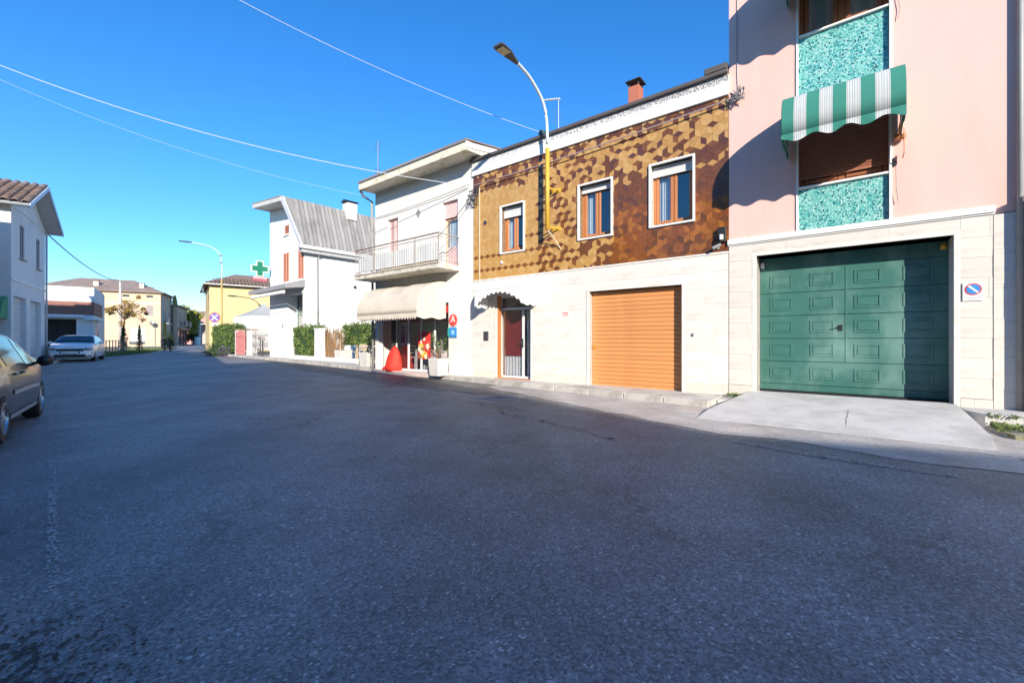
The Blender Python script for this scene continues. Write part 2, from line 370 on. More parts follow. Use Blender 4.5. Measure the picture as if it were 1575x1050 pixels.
# ---------------------------------------------------------------- ground, road, pavements
g = MB(); g.box(-400, 300, -200, 500, -.6, -.016); structure(g.build('ground', soil))
kerb = [A(-1.95, 1.16), Vector((1.66, 9.32, 0)), Vector((-1.08, 12.0, 0)), Vector((-4.5, 15.35, 0)), Vector((-8.7, 19.7, 0)), Vector((-13.78, 24.6, 0)), Vector((-19.2, 29.7, 0)), Vector((-23.9, 34.4, 0)), Vector((-31, 44, 0)), Vector((-46, 64.5, 0)), Vector((-73, 101, 0)), Vector((-110, 152, 0))]
left_k = [Vector((7, -16.5, 0)), Vector((.9, -7.7, 0)), Vector((-7.7, 1.6, 0)), Vector((-12.6, 7.6, 0)), Vector((-20.0, 17.6, 0)), Vector((-24.2, 23.2, 0)), Vector((-27.2, 28.6, 0)), Vector((-31.8, 37.5, 0)), Vector((-38.5, 47, 0)), Vector((-52, 66, 0)), Vector((-80, 99, 0)), Vector((-117, 150, 0))]
road_m = asphalt('road_asphalt', (.215, .211, .208), (.150, .149, .149))
b = MB(); b.poly([p for p in [Vector((15, -15, 0)), A(9, .9), A(1.35, .9), A(-1.95, .9)] + kerb[1:] + left_k[::-1]]); structure(b.build('road', road_m))
# dusty strip of asphalt by the ramp, sunlight painted into its paler colour
pale_as = asphalt('dusty_sunlit_asphalt', (.44, .41, .38), (.36, .34, .32), True, 60, .35)
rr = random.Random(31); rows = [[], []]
for k in range(61):                                                # ragged outer edge, shaped to where the sunlight ends
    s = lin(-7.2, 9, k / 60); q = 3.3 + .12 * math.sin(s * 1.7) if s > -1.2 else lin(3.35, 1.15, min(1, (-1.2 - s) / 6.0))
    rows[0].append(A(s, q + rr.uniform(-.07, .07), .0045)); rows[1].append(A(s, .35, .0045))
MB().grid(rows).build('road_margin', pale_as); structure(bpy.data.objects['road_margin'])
# older, darker patched lane along the right kerb
old_as = asphalt('patched_asphalt', (.140, .135, .130), (.090, .087, .084), crk=(.36, .44))
b = MB((0, 0, .004)); b.poly([A(-6.3, .85), A(-5.6, 1.9), A(-6.3, 2.3), A(-9, 2.1), A(-13, 1.6), A(-17, .9), Vector((-14.2, 24.3, 0)), Vector((-13.8, 24.55, 0)), Vector((-8.75, 19.68, 0)), Vector((-4.52, 15.32, 0)), Vector((-1.6, 12.45, 0))]); structure(b.build('road_patch', old_as))
# worn painted edge lines, left as flecks of paint between the stones
paint = mat('worn_road_paint', (.52, .52, .52), .7, .2, 20)
def strip(mb, pts, w, z, m=0):
    pts = [Vector(p) for p in pts]; L_ = []; R_ = []
    for i, p in enumerate(pts):
        d = (pts[min(i + 1, len(pts) - 1)] - pts[max(i - 1, 0)]).normalized(); n = Vector((-d.y, d.x, 0)) * w / 2
        L_.append(p + n + Vector((0, 0, z))); R_.append(p - n + Vector((0, 0, z)))
    mb.grid([R_, L_], m); return mb
def smooth_line(pts, k=6):
    out = []; P = [Vector(p) for p in pts]
    for i in range(len(P) - 1):
        p0, p1, p2, p3 = P[max(i - 1, 0)], P[i], P[i + 1], P[min(i + 2, len(P) - 1)]
        for j in range(k):
            t = j / k; out.append(.5 * ((2 * p1) + (-p0 + p2) * t + (2 * p0 - 5 * p1 + 4 * p2 - p3) * t * t + (-p0 + 3 * p1 - 3 * p2 + p3) * t ** 3))
    out.append(P[-1]); return out
def flecks(name, pts, w, keep, z, seed, many=1):
    r = random.Random(seed); P_ = smooth_line(pts, 12); mb = MB(); acc = 0
    for p, q in zip(P_, P_[1:]):
        d = q - p; L_ = d.length; d.normalize(); n = Vector((-d.y, d.x, 0)); dist = p.length; step = .007 * max(1, dist / 2.5)
        for k in [j for j in range(int(L_ / step)) for _ in range(many)]:
            if r.random() > keep * (.55 + .45 * math.sin(acc * 1.3) * math.sin(acc * .37 + seed)): acc += step / many; continue
            acc += step / many; c = p + d * (k * step) + n * r.uniform(-w / 2, w / 2) + Vector((0, 0, z)); e = step * r.uniform(.4, 1.1)
            mb.poly([c + Vector((e * r.uniform(.5, 1.2) * math.cos(a), e * r.uniform(.5, 1.2) * math.sin(a), 0)) for a in (0, 1.26, 2.5, 3.8, 5.0)])
    return structure(mb.build(name, paint))
flecks('road_line', [(-2.2, 2.05, 0), (-3.05, 2.85, 0), (-4.77, 4.45, 0), (-8.64, 8.08, 0), (-13.55, 13.2, 0), (-17.8, 18.4, 0), (-29.9, 34.4, 0)], .045, .75, .006, 1, 2)
flecks('road_line', [(2.6, 5.05, 0), (3.15, 4.4, 0), (3.9, 3.72, 0)], .10, .95, .010, 2, 5)
flecks('road_line', [(-12.6, 21.6, 0), (-6.5, 15.4, 0), (-2.6, 11.2, 0), (0.2, 7.4, 0), (1.9, 5.9, 0)], .07, .5, .010, 3, 3)
# cracks running through the old asphalt
crack_m = mat('open_crack', (.035, .034, .034), .95, .2, 9)
rr = random.Random(3); b = MB()
for path in ([(-1.6, 9.2), (-.55, 8.0), (.1, 6.7), (.75, 5.9), (1.3, 5.0)], [(-4.2, 12.6), (-2.6, 10.9), (-1.2, 9.8), (.5, 8.5)], [(-9.8, 18.2), (-7.4, 16.6), (-5.4, 14.4), (-4.0, 13.6)], [(-6.8, 13.4), (-4.6, 11.2), (-3.9, 11.6)]):
    fine_p = []
    for p in smooth_line([(x, y, 0) for x, y in path], 14): fine_p.append(p + Vector((rr.gauss(0, .05), rr.gauss(0, .05), 0)))
    for i in range(len(fine_p) - 1):
        if rr.random() < .66: strip(b, [fine_p[i], fine_p[i + 1]], rr.uniform(.006, .024), .010)
structure(b.build('road_crack', crack_m))
# pavement on the right with separate kerb stones
b = MB(); wall_line = [A(-1.95, -.3), A(-8.7, -.3), A(-13.6, -.3), Vector((-9.6, 23.4, 0)), Vector((-12.4, 26.2, 0)), Vector((-18.5, 31.4, 0)), Vector((-23.4, 36.2, 0))]
inner = [Vector((0, 0, 0))] * 8
for i in range(8):
    d = (kerb[min(i + 1, 8)] - kerb[max(i - 1, 0)]).normalized(); inner[i] = kerb[i] + Vector((d.y, -d.x, 0)) * .13
inner[0] = A(-1.95, 1.03)
b.prism([p + Vector((0, 0, -.1)) for p in (inner + wall_line[::-1])], (0, 0, .215)); structure(b.build('pavement', pave_m))
cnt = 0
for i in range(7):
    p, q, pi, qi = kerb[i], kerb[i + 1], inner[i], inner[i + 1]; n = max(1, round((q - p).length / 1.0))
    for j in range(n):
        t0, t1 = j / n + .006 / (q - p).length, (j + 1) / n - .006 / (q - p).length
        c = p.lerp(q, (t0 + t1) / 2)
        kb = MB(-c + Vector((0, 0, -.1))).prism([p.lerp(q, t0), p.lerp(q, t1), qi.lerp(pi, 1 - t1), qi.lerp(pi, 1 - t0)], (0, 0, .221 + .006 * ((j * 7) % 3)))
        o = kb.build('kerb_stone', kerb_m, None, bevel=.012, loc=tuple(c + Vector((0, 0, 0)))); structure(o); o['kerb'] = 1
# kerb stones belong to the pavement
pv = bpy.data.objects['pavement']
for o in list(bpy.data.objects):
    if o.get('kerb'): o.parent = pv; del o['kerb']; del o['kind']
# left pavement and verge
b = MB(); b.prism([Vector((-20.3, 17.2, -.1)), Vector((-21.4, 18.5, -.1)), Vector((-25.0, 23.15, -.1)), Vector((-24.4, 23.3, -.1))], (0, 0, .2)); structure(b.build('pavement', pave_m))
b = MB((0, 0, .006)); b.poly([Vector((-27.6, 28.8, 0)), Vector((-32.0, 37.7, 0)), Vector((-39.5, 48, 0)), Vector((-47, 60, 0)), Vector((-62, 74, 0)), Vector((-56, 60, 0)), Vector((-38, 38, 0)), Vector((-30.2, 28.4, 0))])
structure(b.build('verge', soil))
def in_quad(r, a, b_, c, d):
    u, v = r.random(), r.random(); p = a.lerp(b_, u).lerp(d.lerp(c, u), v); return p
def grass(name, quads, n, h, seed):
    r = random.Random(seed); mb = MB()
    for q in quads:
        for _ in range(n):
            p = in_quad(r, *[Vector(k) for k in q]); a = r.uniform(0, 6.28); w = Vector((math.cos(a), math.sin(a), 0)) * h * .16; k = h * r.uniform(.4, 1.2)
            mb.poly([p - w, p + w, p + Vector((r.gauss(0, .35) * k, r.gauss(0, .35) * k, k))], r.randrange(3))
    return stuff(tag(mb.build(name, [grass_m, leaf_b, leaf_a]), 'short grass of the verge beside the parked white car', 'grass'))
grass('grass', [((-27.8, 29.2, 0), (-33, 39, 0), (-36, 38, 0), (-30, 29, 0)), ((-33, 39, 0), (-45, 56, 0), (-48, 54, 0), (-36, 38, 0))], 3500, .13, 5)
o = grass('grass', [((-24.2, 35.0, 0), (-31.4, 45, 0), (-29.0, 45, 0), (-22.6, 36.0, 0))], 3000, .14, 6); o['label'] = 'grass strip at the foot of the round road sign and ivy hedge'

# concrete ramp up to the green garage door
b = MB()
zt, prof = .235, []
rows = []
for t in (0, .25, .5, .75, 1):
    q = lin(-.05, 2.3, t); z = .235 * (1 - t) + .012 * math.sin(t * math.pi); w0 = lin(-1.46, -1.86, min(1, t * 1.2)); w1 = lin(1.25, 1.32, t)
    if t == 1: w0, w1, z = -1.84, 1.25, .008
    rows.append([A(w0, q, -.1), A(w0, q, z), A(lin(w0, w1, .33), q, z), A(lin(w0, w1, .8), q, z), A(w1, q, z), A(w1, q, -.1)])
b.grid(rows); b.poly([p for p in rows[0]][::-1]); b.poly(rows[-1]); structure(b.build('garage_ramp', conc_l))
rr = random.Random(12); b = MB(); pp = [A(-.02 - .05 * j / 22 + rr.gauss(0, .004), 1.0 + .058 * j, .235 * (1 - (1.05 + .058 * j) / 2.35) + .012 * math.sin((1.05 + .058 * j) / 2.35 * math.pi) + .003) for j in range(22)]
for i in range(len(pp) - 1): n_ = RA * rr.uniform(.002, .006); b.poly([pp[i] - n_, pp[i] + n_, pp[i + 1] + n_, pp[i + 1] - n_])
structure(b.build('ramp_crack', mat('ramp_crack', (.24, .225, .21), .95, .2, 9)))
# plinth pavement right of the ramp, with moss
b = MB(); b.prism([A(1.28, -.1, -.1), A(1.28, .42, -.1), A(1.42, .75, -.1), A(9, .8, -.1), A(9, -.1, -.1)], (0, 0, .30)); structure(b.build('pavement', conc_l))
b = MB(); b.prism([A(1.42, .76, -.1), A(1.55, 1.45, -.1), A(9, 1.6, -.1), A(9, .81, -.1)], (0, 0, .15)); structure(b.build('verge', mossy))
rr = random.Random(8); b = MB()
def mossy_pt(r):
    s = 1.45 + r.random() ** 1.6 * 2.2; q = r.uniform(.72, 1.25); return A(s, q, .06 + .06 * r.random() + (.1 if q < .8 else 0))
b.leaves(2600, mossy_pt, .017, 4, 2)
stuff(tag(b.build('moss_and_weeds', [leaf_b, grass_m]), 'low weeds and moss on the broken strip right of the concrete ramp', 'weeds'))
b = MB()
def moss2(r): return A(r.uniform(-1.86, -1.5), r.uniform(.02, .25), .12 + .05 * r.random())
b.leaves(260, moss2, .02, 5, 2); stuff(tag(b.build('moss_and_weeds', [leaf_b, grass_m]), 'small tuft of moss in the corner left of the concrete ramp', 'weeds'))
# small cement block between ramp and pavement end
b = MB(); b.prism([A(-1.93, .02, -.05), A(-1.93, .62, -.05), A(-1.6, .5, -.05), A(-1.47, .02, -.05)], (0, 0, .15)); structure(b.build('step', conc))
# manhole
t = thing('manhole_cover', 'pale cement framed manhole in the road before the brown tiled house', 'manhole', (-.23, 8.85, .008), ROTA)
MB().frame(-.36, .36, -.36, .36, 0, .001, .07).build('frame', conc, t, rot=(R(90), 0, 0))
mb = MB().box(-.28, .28, -.28, .28, -.002, .004)
for k in range(6): mb.box(-.26, .26, -.25 + k * .09, -.22 + k * .09, .004, .009)
mb.build('lid', rust_m, t)
# leafy shade painted as dark flecks on the near left of the road
leaf_shade = mat('painted_leaf_shade', (.028, .028, .03), .8, .3, 12, c2=(.07, .07, .07), mix=(.45, .62), mscale=5)
b = MB(); rr = random.Random(2)
for k in range(2600):                                               # ragged, speckled outline
    r_ = abs(rr.gauss(0, .42)); a = rr.uniform(0, 6.283); c = Vector((-2.05 + 1.25 * r_ * math.cos(a), 1.45 + .75 * r_ * math.sin(a), 0.0055 + k * 5e-7)); e = rr.uniform(.003, .011) * (1.4 - min(1, r_))
    b.poly([c + Vector((e * rr.uniform(.6, 1.3) * math.cos(q), e * rr.uniform(.6, 1.3) * math.sin(q), 0)) for q in (0, 1.05, 2.1, 3.14, 4.2, 5.2)])
structure(b.build('leaf_shade_flecks', leaf_shade))
# ---------------------------------------------------------------- shared facade parts
def slabs(parent, rect, holes, course, length, m, y0, y1, off, seed, gap=.002, base_m=None):
    """stone cladding laid in courses, each slab an object"""
    r = random.Random(seed); x0, x1, z0, z1 = rect; z = z0; k = 0; n = max(1, round((z1 - z0) / course)); ch = (z1 - z0) / n
    for k in range(n):
        z = z0 + k * ch; x = x0 - (length * .5 if k % 2 else 0) - r.uniform(0, .3)
        while x < x1:
            w = length * r.uniform(.85, 1.2)
            pieces = [clip_rect([(x + gap / 2, z + gap / 2), (x + w - gap / 2, z + gap / 2), (x + w - gap / 2, z + ch - gap / 2), (x + gap / 2, z + ch - gap / 2)], x0, x1, z0, z1)]
            for h in holes:
                pieces = [q for p in pieces if len(p) >= 3 for q in minus_rect(p, *h[:4])]
            for p in pieces:
                if len(p) < 3 or area(p) < .004: continue
                cx_, cz_ = sum(q[0] for q in p) / len(p), sum(q[1] for q in p) / len(p); dy = r.uniform(-.0018, .0018)
                MB((-cx_, 0, -cz_)).prism([(q[0], y0 + dy, q[1]) for q in p], (0, y1 - y0, 0)).build('stone_slab', base_m if base_m and k == 0 else m, parent, bevel=.0015, loc=(cx_ + off, 0, cz_))
            x += w

def casement(parent, x0, x1, z0, z1, y, m_frame, off, open_shutter=.18, curtains=(True, False), depth=.2, box_m=None):
    """timber window with two casements, panes, curtains and a roller blind"""
    w = .055
    f = MB(); f.frame(x0, x1, z0, z1, y, y + .06, w); o = f.build('window', m_frame, parent, bevel=.004, loc=(off, 0, 0))
    xm = (x0 + x1) / 2
    for i, (a, b_) in enumerate(((x0 + w, xm - .004), (xm + .004, x1 - w))):
        MB().frame(a + .004, b_ - .004, z0 + w + .004, z1 - w - .004, y - .012, y + .035, .06).build('casement', m_frame, o, bevel=.004)
        MB().box(a + .06, b_ - .06, y + .008, y + .014, z0 + w + .06, z1 - w - .06).build('pane', glass_w, o)
        if curtains[i]:
            c = MB(); n = 28; rows = []
            for zz in (z0 + .1, z1 - .1): rows.append([(lin(a + .02, b_ - .02, k / n), y + .09 + .022 * math.sin(k * 1.45) + .01 * math.sin(k * .6), zz) for k in range(n + 1)])
            c.grid(rows).build('curtain', curtain, o, smooth=True)
    MB().box(x0 - .05, x1 + .05, y + .5, y + .52, z0 - .1, z1 + .1).build('room_darkness', dark_in, o)
    if open_shutter:
        MB().box(x0 + .01, x1 - .01, y - .065, y - .045, z1 - open_shutter, z1).build('roller_blind', box_m or shut_w, o, bevel=.003)
        MB().box(x0 + .01, x1 - .01, y - .072, y - .038, z1 - open_shutter - .03, z1 - open_shutter - .002).build('blind_bar', alu, o, bevel=.003)
    return o

def dome_awning(name, label, s0, s1, zt, zb, proj, cloth_mats, stripe, root_s, scal=.12, nscal=6, sag=0., group=None, fl=.2, frame_m=steel, squash=2.2, ends=True, wav=0., arch=0.):
    """quarter-round hood awning: cloth, two end cheeks, scalloped valance, ribs"""
    t = thing(name, label, 'awning', tuple(A(root_s, 0, zb)), ROTA, group); ox = -root_s
    def prof(u):                                   # u 0 at the wall top, 1 at the front bottom
        a = u * math.pi / 2; e = 2 / squash
        return (-proj * math.sin(a) ** e, zb + (zt - zb) * max(0, math.cos(a)) ** e)
    NU, NS = 14, 180; r_ = random.Random(5)
    cl = MB((ox, 0, -zb)); rows = []
    for i in range(NU + 1):
        y, z = prof(i / NU); row = []
        for k in range(NS + 1):
            s = lin(s0, s1, k / NS); b_ = wav * math.sin(k / NS * 9.5) * math.sin(i / NU * 3.14) - sag * abs(math.sin(k / NS * math.pi * 3)) * math.sin(i / NU * 3.14)
            row.append((s, y + b_ * .6 - .02, z + b_))
        rows.append(row)
    cl.grid(rows[::-1], mf=lambda a, b_: stripe(lin(s0, s1, (b_ + .5) / NS)))
    cl.build('cover', cloth_mats, t, smooth=True, solid=.004)
    v = MB((ox, 0, -zb)); y, z = prof(1); NV = 180; top, bot = [], []
    for k in range(NV + 1):
        s = lin(s0, s1, k / NV); d = fl + scal * (.5 - .5 * math.cos(k / NV * 2 * math.pi * nscal)) + arch * abs(2 * k / NV - 1) ** 2.2; top.append((s, y - .021, z)); bot.append((s, y - .024 + .008 * math.sin(k * .17), z - d))
    v.grid([bot, top], mf=lambda a, b_: stripe(lin(s0, s1, (b_ + .5) / NV)))
    v.build('valance', cloth_mats, t, solid=.003)
    for s in (s0, s1):
        if ends:
            e = MB((ox, 0, -zb)); P = [(s, -.02, zb)] + [(s, prof(i / NU)[0] - .02, prof(i / NU)[1]) for i in range(NU + 1)]
            for i in range(1, len(P) - 1): e.poly([P[0], P[i], P[i + 1]], stripe(s))
            n = 10; top = [(s, lin(-.02, y - .02, k / n), zb) for k in range(n + 1)]; bot = [(s, lin(-.02, y - .02, k / n), zb - fl - scal * (.5 - .5 * math.cos(k / n * 12.56)) * .7 - arch) for k in range(n + 1)]
            e.grid([bot, top], stripe(s)); e.build('end_cheek', cloth_mats, t, solid=.003)
    rb = MB((ox, 0, -zb))
    for s in (s0 + .02, s1 - .02): rb.tube([(s, prof(i / 8)[0] + .0, prof(i / 8)[1] - .03) for i in range(9)], .011, 6).tube([(s, 0, zb + .01), (s, y, zb + .01)], .011, 6)
    rb.tube([(s0 + .02, y, zb + .01), (s1 - .02, y, zb + .01)], .012, 6)
    rb.build('frame', frame_m, t)
    return t

# ---------------------------------------------------------------- pink apartment building
P0 = -1.86
pk = thing('pink_apartment_building', 'pink rendered building with teal mosaic panels above a wide green garage door', 'building', tuple(A(P0)), ROTA)
def X(s): return s - P0
gar = (X(-1.39), X(1.22), .0, 2.77); strip_h = (X(-.73), X(.49), 3.14, 9.6)
b = MB(); holed(b, 0, X(1.90), 3.02, 9.9, [(*strip_h[:2], 3.14, 9.6, .3)], y=0); shell(b, 0, X(1.90), 0, 9, 3.02, 9.9, right=True)
shell(b, 0, X(1.90), .02, 9, -.3, 3.02, top=False); b.build('wall', pink, pk)
b = MB(); holed(b, 0, X(1.90), -.3, 3.02, [gar], .46, y=.012); b.build('base_wall', mortar, pk)
slabs(pk, (0.004, X(1.62), .33, 3.0), [(gar[0] - .07, gar[1] + .07, 0, gar[3] + .07)], .30, 1.25, trav, -.018, .008, 0, 11)
slabs(pk, (0.004, X(1.62), .0, .325), [(gar[0] - .07, gar[1] + .07, 0, gar[3] + .07)], .33, .9, trav, -.024, .008, 0, 12, base_m=trav_d)
slabs(pk, (X(1.625), X(1.89), .0, 3.0), [], .50, .6, trav, -.026, .008, 0, 13)
# stone surround of the garage
b = MB(); b.box(gar[0] - .07, gar[0], -.022, .45, 0, gar[3]); b.box(gar[1], gar[1] + .07, -.022, .45, 0, gar[3]); b.box(gar[0] - .07, gar[1] + .07, -.022, .45, gar[3], gar[3] + .07)
b.build('garage_surround', trav_w, pk, bevel=.004)
MB().box(-.02, X(1.64), -.055, .02, 3.035, 3.13).box(-.02, X(1.64), -.03, .02, 3.01, 3.035).build('cornice', trim_w, pk, bevel=.006)
# garage door : sections with raised fields, a wicket door outline
gd = MB(); gy = .40
gd.box(gar[0], gar[1], gy + .02, gy + .06, .2, gar[3]); door = gd.build('garage_door', green_d, pk)
hz = [.24, .36, .79, 1.22, 1.65, 2.08, 2.52, 2.77]
for i, (a, c) in enumerate(zip(hz, hz[1:])):
    sec = MB().box(gar[0] + .004, gar[1] - .004, gy, gy + .018, a + .004, c - .004).build('door_section', green_d, door, bevel=.004)
    if 1 <= i <= 5:
        for k in range(4):
            x0 = gar[0] + .17 + k * .635; x1 = x0 + .36; m_ = MB()
            z0, z1 = a + .10, c - .10; yf = gy - .004
            m_.frame(x0, x1, z0, z1, gy - .010, gy - .0005, .03)
            m_.box(x0 + .045, x1 - .045, gy - .008, gy - .0005, z0 + .045, z1 - .045)
            m_.build('raised_field', green_d, door, bevel=.006)
b = MB(); xw = gar[0] + 1.33; b.box(xw - .012, xw + .012, gy - .008, gy - .0005, .80, 2.50); b.build('wicket_edge', green_d, door, bevel=.003)
b = MB(); b.box(xw - .10, xw - .05, gy - .02, gy - .0005, 1.36, 1.46); b.tube([(xw - .085, gy - .02, 1.42), (xw - .085, gy - .06, 1.42), (xw - .16, gy - .06, 1.41)], .009, 6); b.build('handle', black_pl, door)
MB().box(gar[0], gar[1], gy - .03, gy + .0, .205, .238).build('rubber_seal', black_pl, door)
MB().box(gar[0] + .02, gar[0] + .08, gy - .07, gy - .02, 2.58, 2.68).build('door_sensor', white_pl, pk, bevel=.005)
MB().lathe([(.0, 0), (.035, 0), (.04, .03), (.032, .09), (.0, .10)], 12, (gar[1] - .07, gy - .1, 2.62)).build('beacon', lamp_yel, pk, smooth=True)
# vertical window strip : white edge trims, teal mosaic panels, windows
xa, xb = strip_h[0], strip_h[1]
MB().box(xa - .035, xa, -.02, .05, 3.13, 9.6).box(xb, xb + .035, -.02, .05, 3.13, 9.6).build('strip_trim', trim_w, pk, bevel=.003)
mos_cols = [(.20, .56, .51), (.13, .48, .44), (.28, .62, .57), (.06, .33, .33), (.015, .10, .13), (.42, .70, .65), (.09, .42, .41)]
mos_m = [mat('mosaic_tile_%s' % n, c, .22, .05, 20, spec=.5) for n, c in zip(('turquoise', 'sea', 'pale', 'deep', 'navy', 'light', 'teal'), mos_cols)]
def mosaic(z0, z1, seed):
    r = random.Random(seed); base = MB().box(xa + .002, xb - .002, .045, .2, z0, z1).build('panel', mortar, pk)
    mb = MB(); p = .0205; nx = int((xb - xa - .004) / p); nz = int((z1 - z0) / p); px_ = (xb - xa - .004) / nx; pz = (z1 - z0) / nz
    hue = {}
    for i in range(nx):
        for k in range(nz):
            key = (i // 5, k // 6); hue.setdefault(key, r.choice([0, 0, 1, 2, 2, 6]))
            q = r.random(); c = 4 if q < .085 else 3 if q < .2 else 5 if q < .34 else hue[key] if q < .72 else r.choice([0, 1, 2, 6])
            x, z = xa + .002 + i * px_, z0 + k * pz; y = .038 + r.uniform(0, .003)
            mb.poly([(x + .001, y, z + .001), (x + px_ - .001, y, z + .001), (x + px_ - .001, y, z + pz - .001), (x + .001, y, z + pz - .001)], c)
    stuff(mb.build('mosaic_tiles', mos_m, base))
for i, (z0, z1) in enumerate(((3.14, 3.88), (5.30, 6.58), (8.0, 9.28))):
    mosaic(z0, z1, 20 + i)
    MB().box(xa, xb, -.012, .30, z1, z1 + .035).build('window_sill', trim_w, pk, bevel=.004)
# lower window: brown roller shutter not quite closed
def strip_window(z0, z1, drop, seed):
    w = MB().frame(xa, xb, z0, z1, .20, .27, .07).box((xa + xb) / 2 - .05, (xa + xb) / 2 + .05, .205, .265, z0 + .07, z1 - .07).build('window', brown_p, pk, bevel=.005)
    for x0, x1 in ((xa + .07, (xa + xb) / 2 - .05), ((xa + xb) / 2 + .05, xb - .07)):
        MB().frame(x0 + .01, x1 - .01, z0 + .08, z1 - .08, .19, .25, .06).build('casement', brown_p, w, bevel=.004)
        MB().box(x0 + .07, x1 - .07, .215, .222, z0 + .14, z1 - .14).build('pane', glass_w, w)
        c = MB(); n = 20; c.grid([[(lin(x0, x1, k / n), .32 + .02 * math.sin(k * 1.6), zz) for k in range(n + 1)] for zz in (z0 + .1, z1 - .1)]).build('curtain', curtain, w, smooth=True)
    MB().box(xa, xb, .75, .77, z0, z1).build('room_darkness', dark_in, w)
    if drop:
        s = MB(); z = z1; h_ = .042
        while z - h_ > z1 - drop:
            s.prism([(xa + .01, .150, z - h_ + .003), (xa + .01, .138, z - h_ * .5), (xa + .01, .150, z - .003), (xa + .01, .165, z - .003), (xa + .01, .165, z - h_ + .003)], (xb - xa - .02, 0, 0)); z -= h_
        s.box(xa + .01, xb - .01, .142, .168, z - .05, z - .003); s.build('roller_shutter', shut_br, w)
strip_window(3.92, 5.30, 1.2, 1); strip_window(6.62, 8.0, 0, 2)
# rainwater pipe and a hairline cable on the wall
MB().tube([(X(1.875), -.05, 9.9), (X(1.875), -.05, .1)], .035, 10).build('downpipe', gut_m, pk, smooth=True)
MB().tube([(X(-1.72), -.01, 9.8), (X(-1.715), -.012, 6.35), (X(-1.70), -.012, 5.95)], .007, 5).tube([(X(.56), -.03, 6.9), (X(.62), -.03, 6.45), (X(.60), -.03, 6.3)], .005, 5).tube([(X(.57), -.04, 4.1), (X(.575), -.05, 3.6), (X(.60), -.04, 3.38)], .006, 5).build('pull_cord', gut_m, pk)
b = MB().box(X(.56), X(.585), -.05, 0, 3.98, 4.12); b.build('cord_cleat', dark_m, pk)
# awnings, lower one in view and its twin on the floor above
gw_mats = [green_c, white_c, grey_c]
def gw(s):
    u = (s + .88) / 1.50 * 9; k = int(min(8.99, max(0, u))); f = u - k
    if k % 2 == 0: return 0
    return 2 if (.05 < f < .10 or .20 < f < .26 or .38 < f < .44 or .56 < f < .62 or .74 < f < .80 or .9 < f < .96) else 1
aw = dome_awning('striped_awning', 'green and white striped awning over the lower window of the pink building', -.88, .62, 5.28, 4.50, 1.02, gw_mats, gw, -.12, .075, 3.5, fl=.07, squash=3.6, group='striped awnings on the pink building')
aw2 = copy_tree(aw); aw2.location.z += 2.70; aw2['label'] = 'green and white striped awning on the top floor, above the upper mosaic panel'
MB((.12, 0, -4.50)).tube([(.60, 0, 4.42), (.60, -.18, 4.42), (.62, -.40, 4.52)], .013, 6).lathe([(0, -.03), (.05, -.03), (.05, .1), (0, .1)], 10, (.58, -.08, 4.40), axis='x').tube([(.66, -.15, 4.5), (.66, -.16, 4.12), (.645, -.1, 4.05)], .008, 6).build('crank_gear', mat('orange_bracket', (.50, .18, .06), .5, .1, 6), aw)
# no-parking plate
sg = thing('driveway_sign', 'white plate with a blue struck-through disc right of the green garage door', 'sign', tuple(A(1.42, .03, 1.9)), ROTA)
MB().box(-.11, .11, -.006, 0, -.13, .14).build('plate', white_pl, sg, bevel=.002)
b = MB().lathe([(.088, -.010), (.088, -.0065)], 28, (0, 0, .04), axis='y'); b.build('rim', red_s, sg)
MB().lathe([(.072, -.0125), (.072, -.0105)], 28, (0, 0, .04), axis='y').build('disc', blue_s, sg)
MB().prism([(-.058, -.0145, .083), (-.040, -.0145, .1), (.058, -.0145, -.003), (.040, -.0145, -.02)], (0, .0015, 0)).build('bar', white_pl, sg)
MB().box(-.08, .08, -.0075, -.0062, -.085, -.075).box(-.06, .06, -.0075, -.0062, -.105, -.097).build('print', mat('sign_print', (.35, .38, .4), .5, 0), sg)

# ---------------------------------------------------------------- low white neighbour at the right edge
nb = thing('white_garden_wall', 'white rendered wall jutting out at the right end of the pink building', 'wall', tuple(A(1.905)), ROTA)
MB().box(0, 3.5, -.17, .6, -.1, 3.12).build('wall', white_r, nb)
MB().box(-.02, 3.52, -.21, .64, 3.12, 3.2).build('coping', conc_l, nb, bevel=.008)

# ---------------------------------------------------------------- brown tiled house
B0 = -8.70; BW = -1.865 - B0
bh = thing('brown_tiled_house', 'two storey house with brown rhombus tiles over a white stone ground floor', 'house', tuple(A(B0)), ROTA)
def XB(s): return s - B0
wins = [(XB(-7.62), XB(-6.85), 3.60, 4.86), (XB(-5.16), XB(-4.33), 3.63, 4.90), (XB(-3.40), XB(-2.53), 3.65, 4.95)]
roll = (XB(-4.90), XB(-2.75), .0, 2.34); ent = (XB(-7.80), XB(-6.62), .0, 2.42)
b = MB(); holed(b, 0, BW, 2.9, 6.4, [(*w, .30) for w in wins]); shell(b, 0, BW, 0, 9, 2.9, 6.3); shell(b, 0, BW, .02, 9, -.3, 2.9, top=False)
b.build('wall', mat('tile_grout', (.30, .17, .075), .9, .15, 8), bh)
b = MB(); holed(b, 0, BW, -.3, 2.9, [(*roll, .17), (*ent, .35)], y=.012); b.build('base_wall', mortar, bh)
slabs(bh, (.004, BW - .004, .0, 2.88), [(roll[0] - .06, roll[1] + .05, 0, roll[3] + .05), (ent[0] - .07, ent[1] + .05, 0, ent[3] + .05)], .32, 1.5, trav_w, -.016, .008, 0, 31, base_m=trav_d)
MB().box(roll[0] - .06, roll[0], -.03, .16, 0, roll[3]).box(roll[1], roll[1] + .05, -.03, .16, 0, roll[3]).box(roll[0] - .06, roll[1] + .05, -.03, .16, roll[3], roll[3] + .05).build('garage_surround', trav_w, bh, bevel=.004)
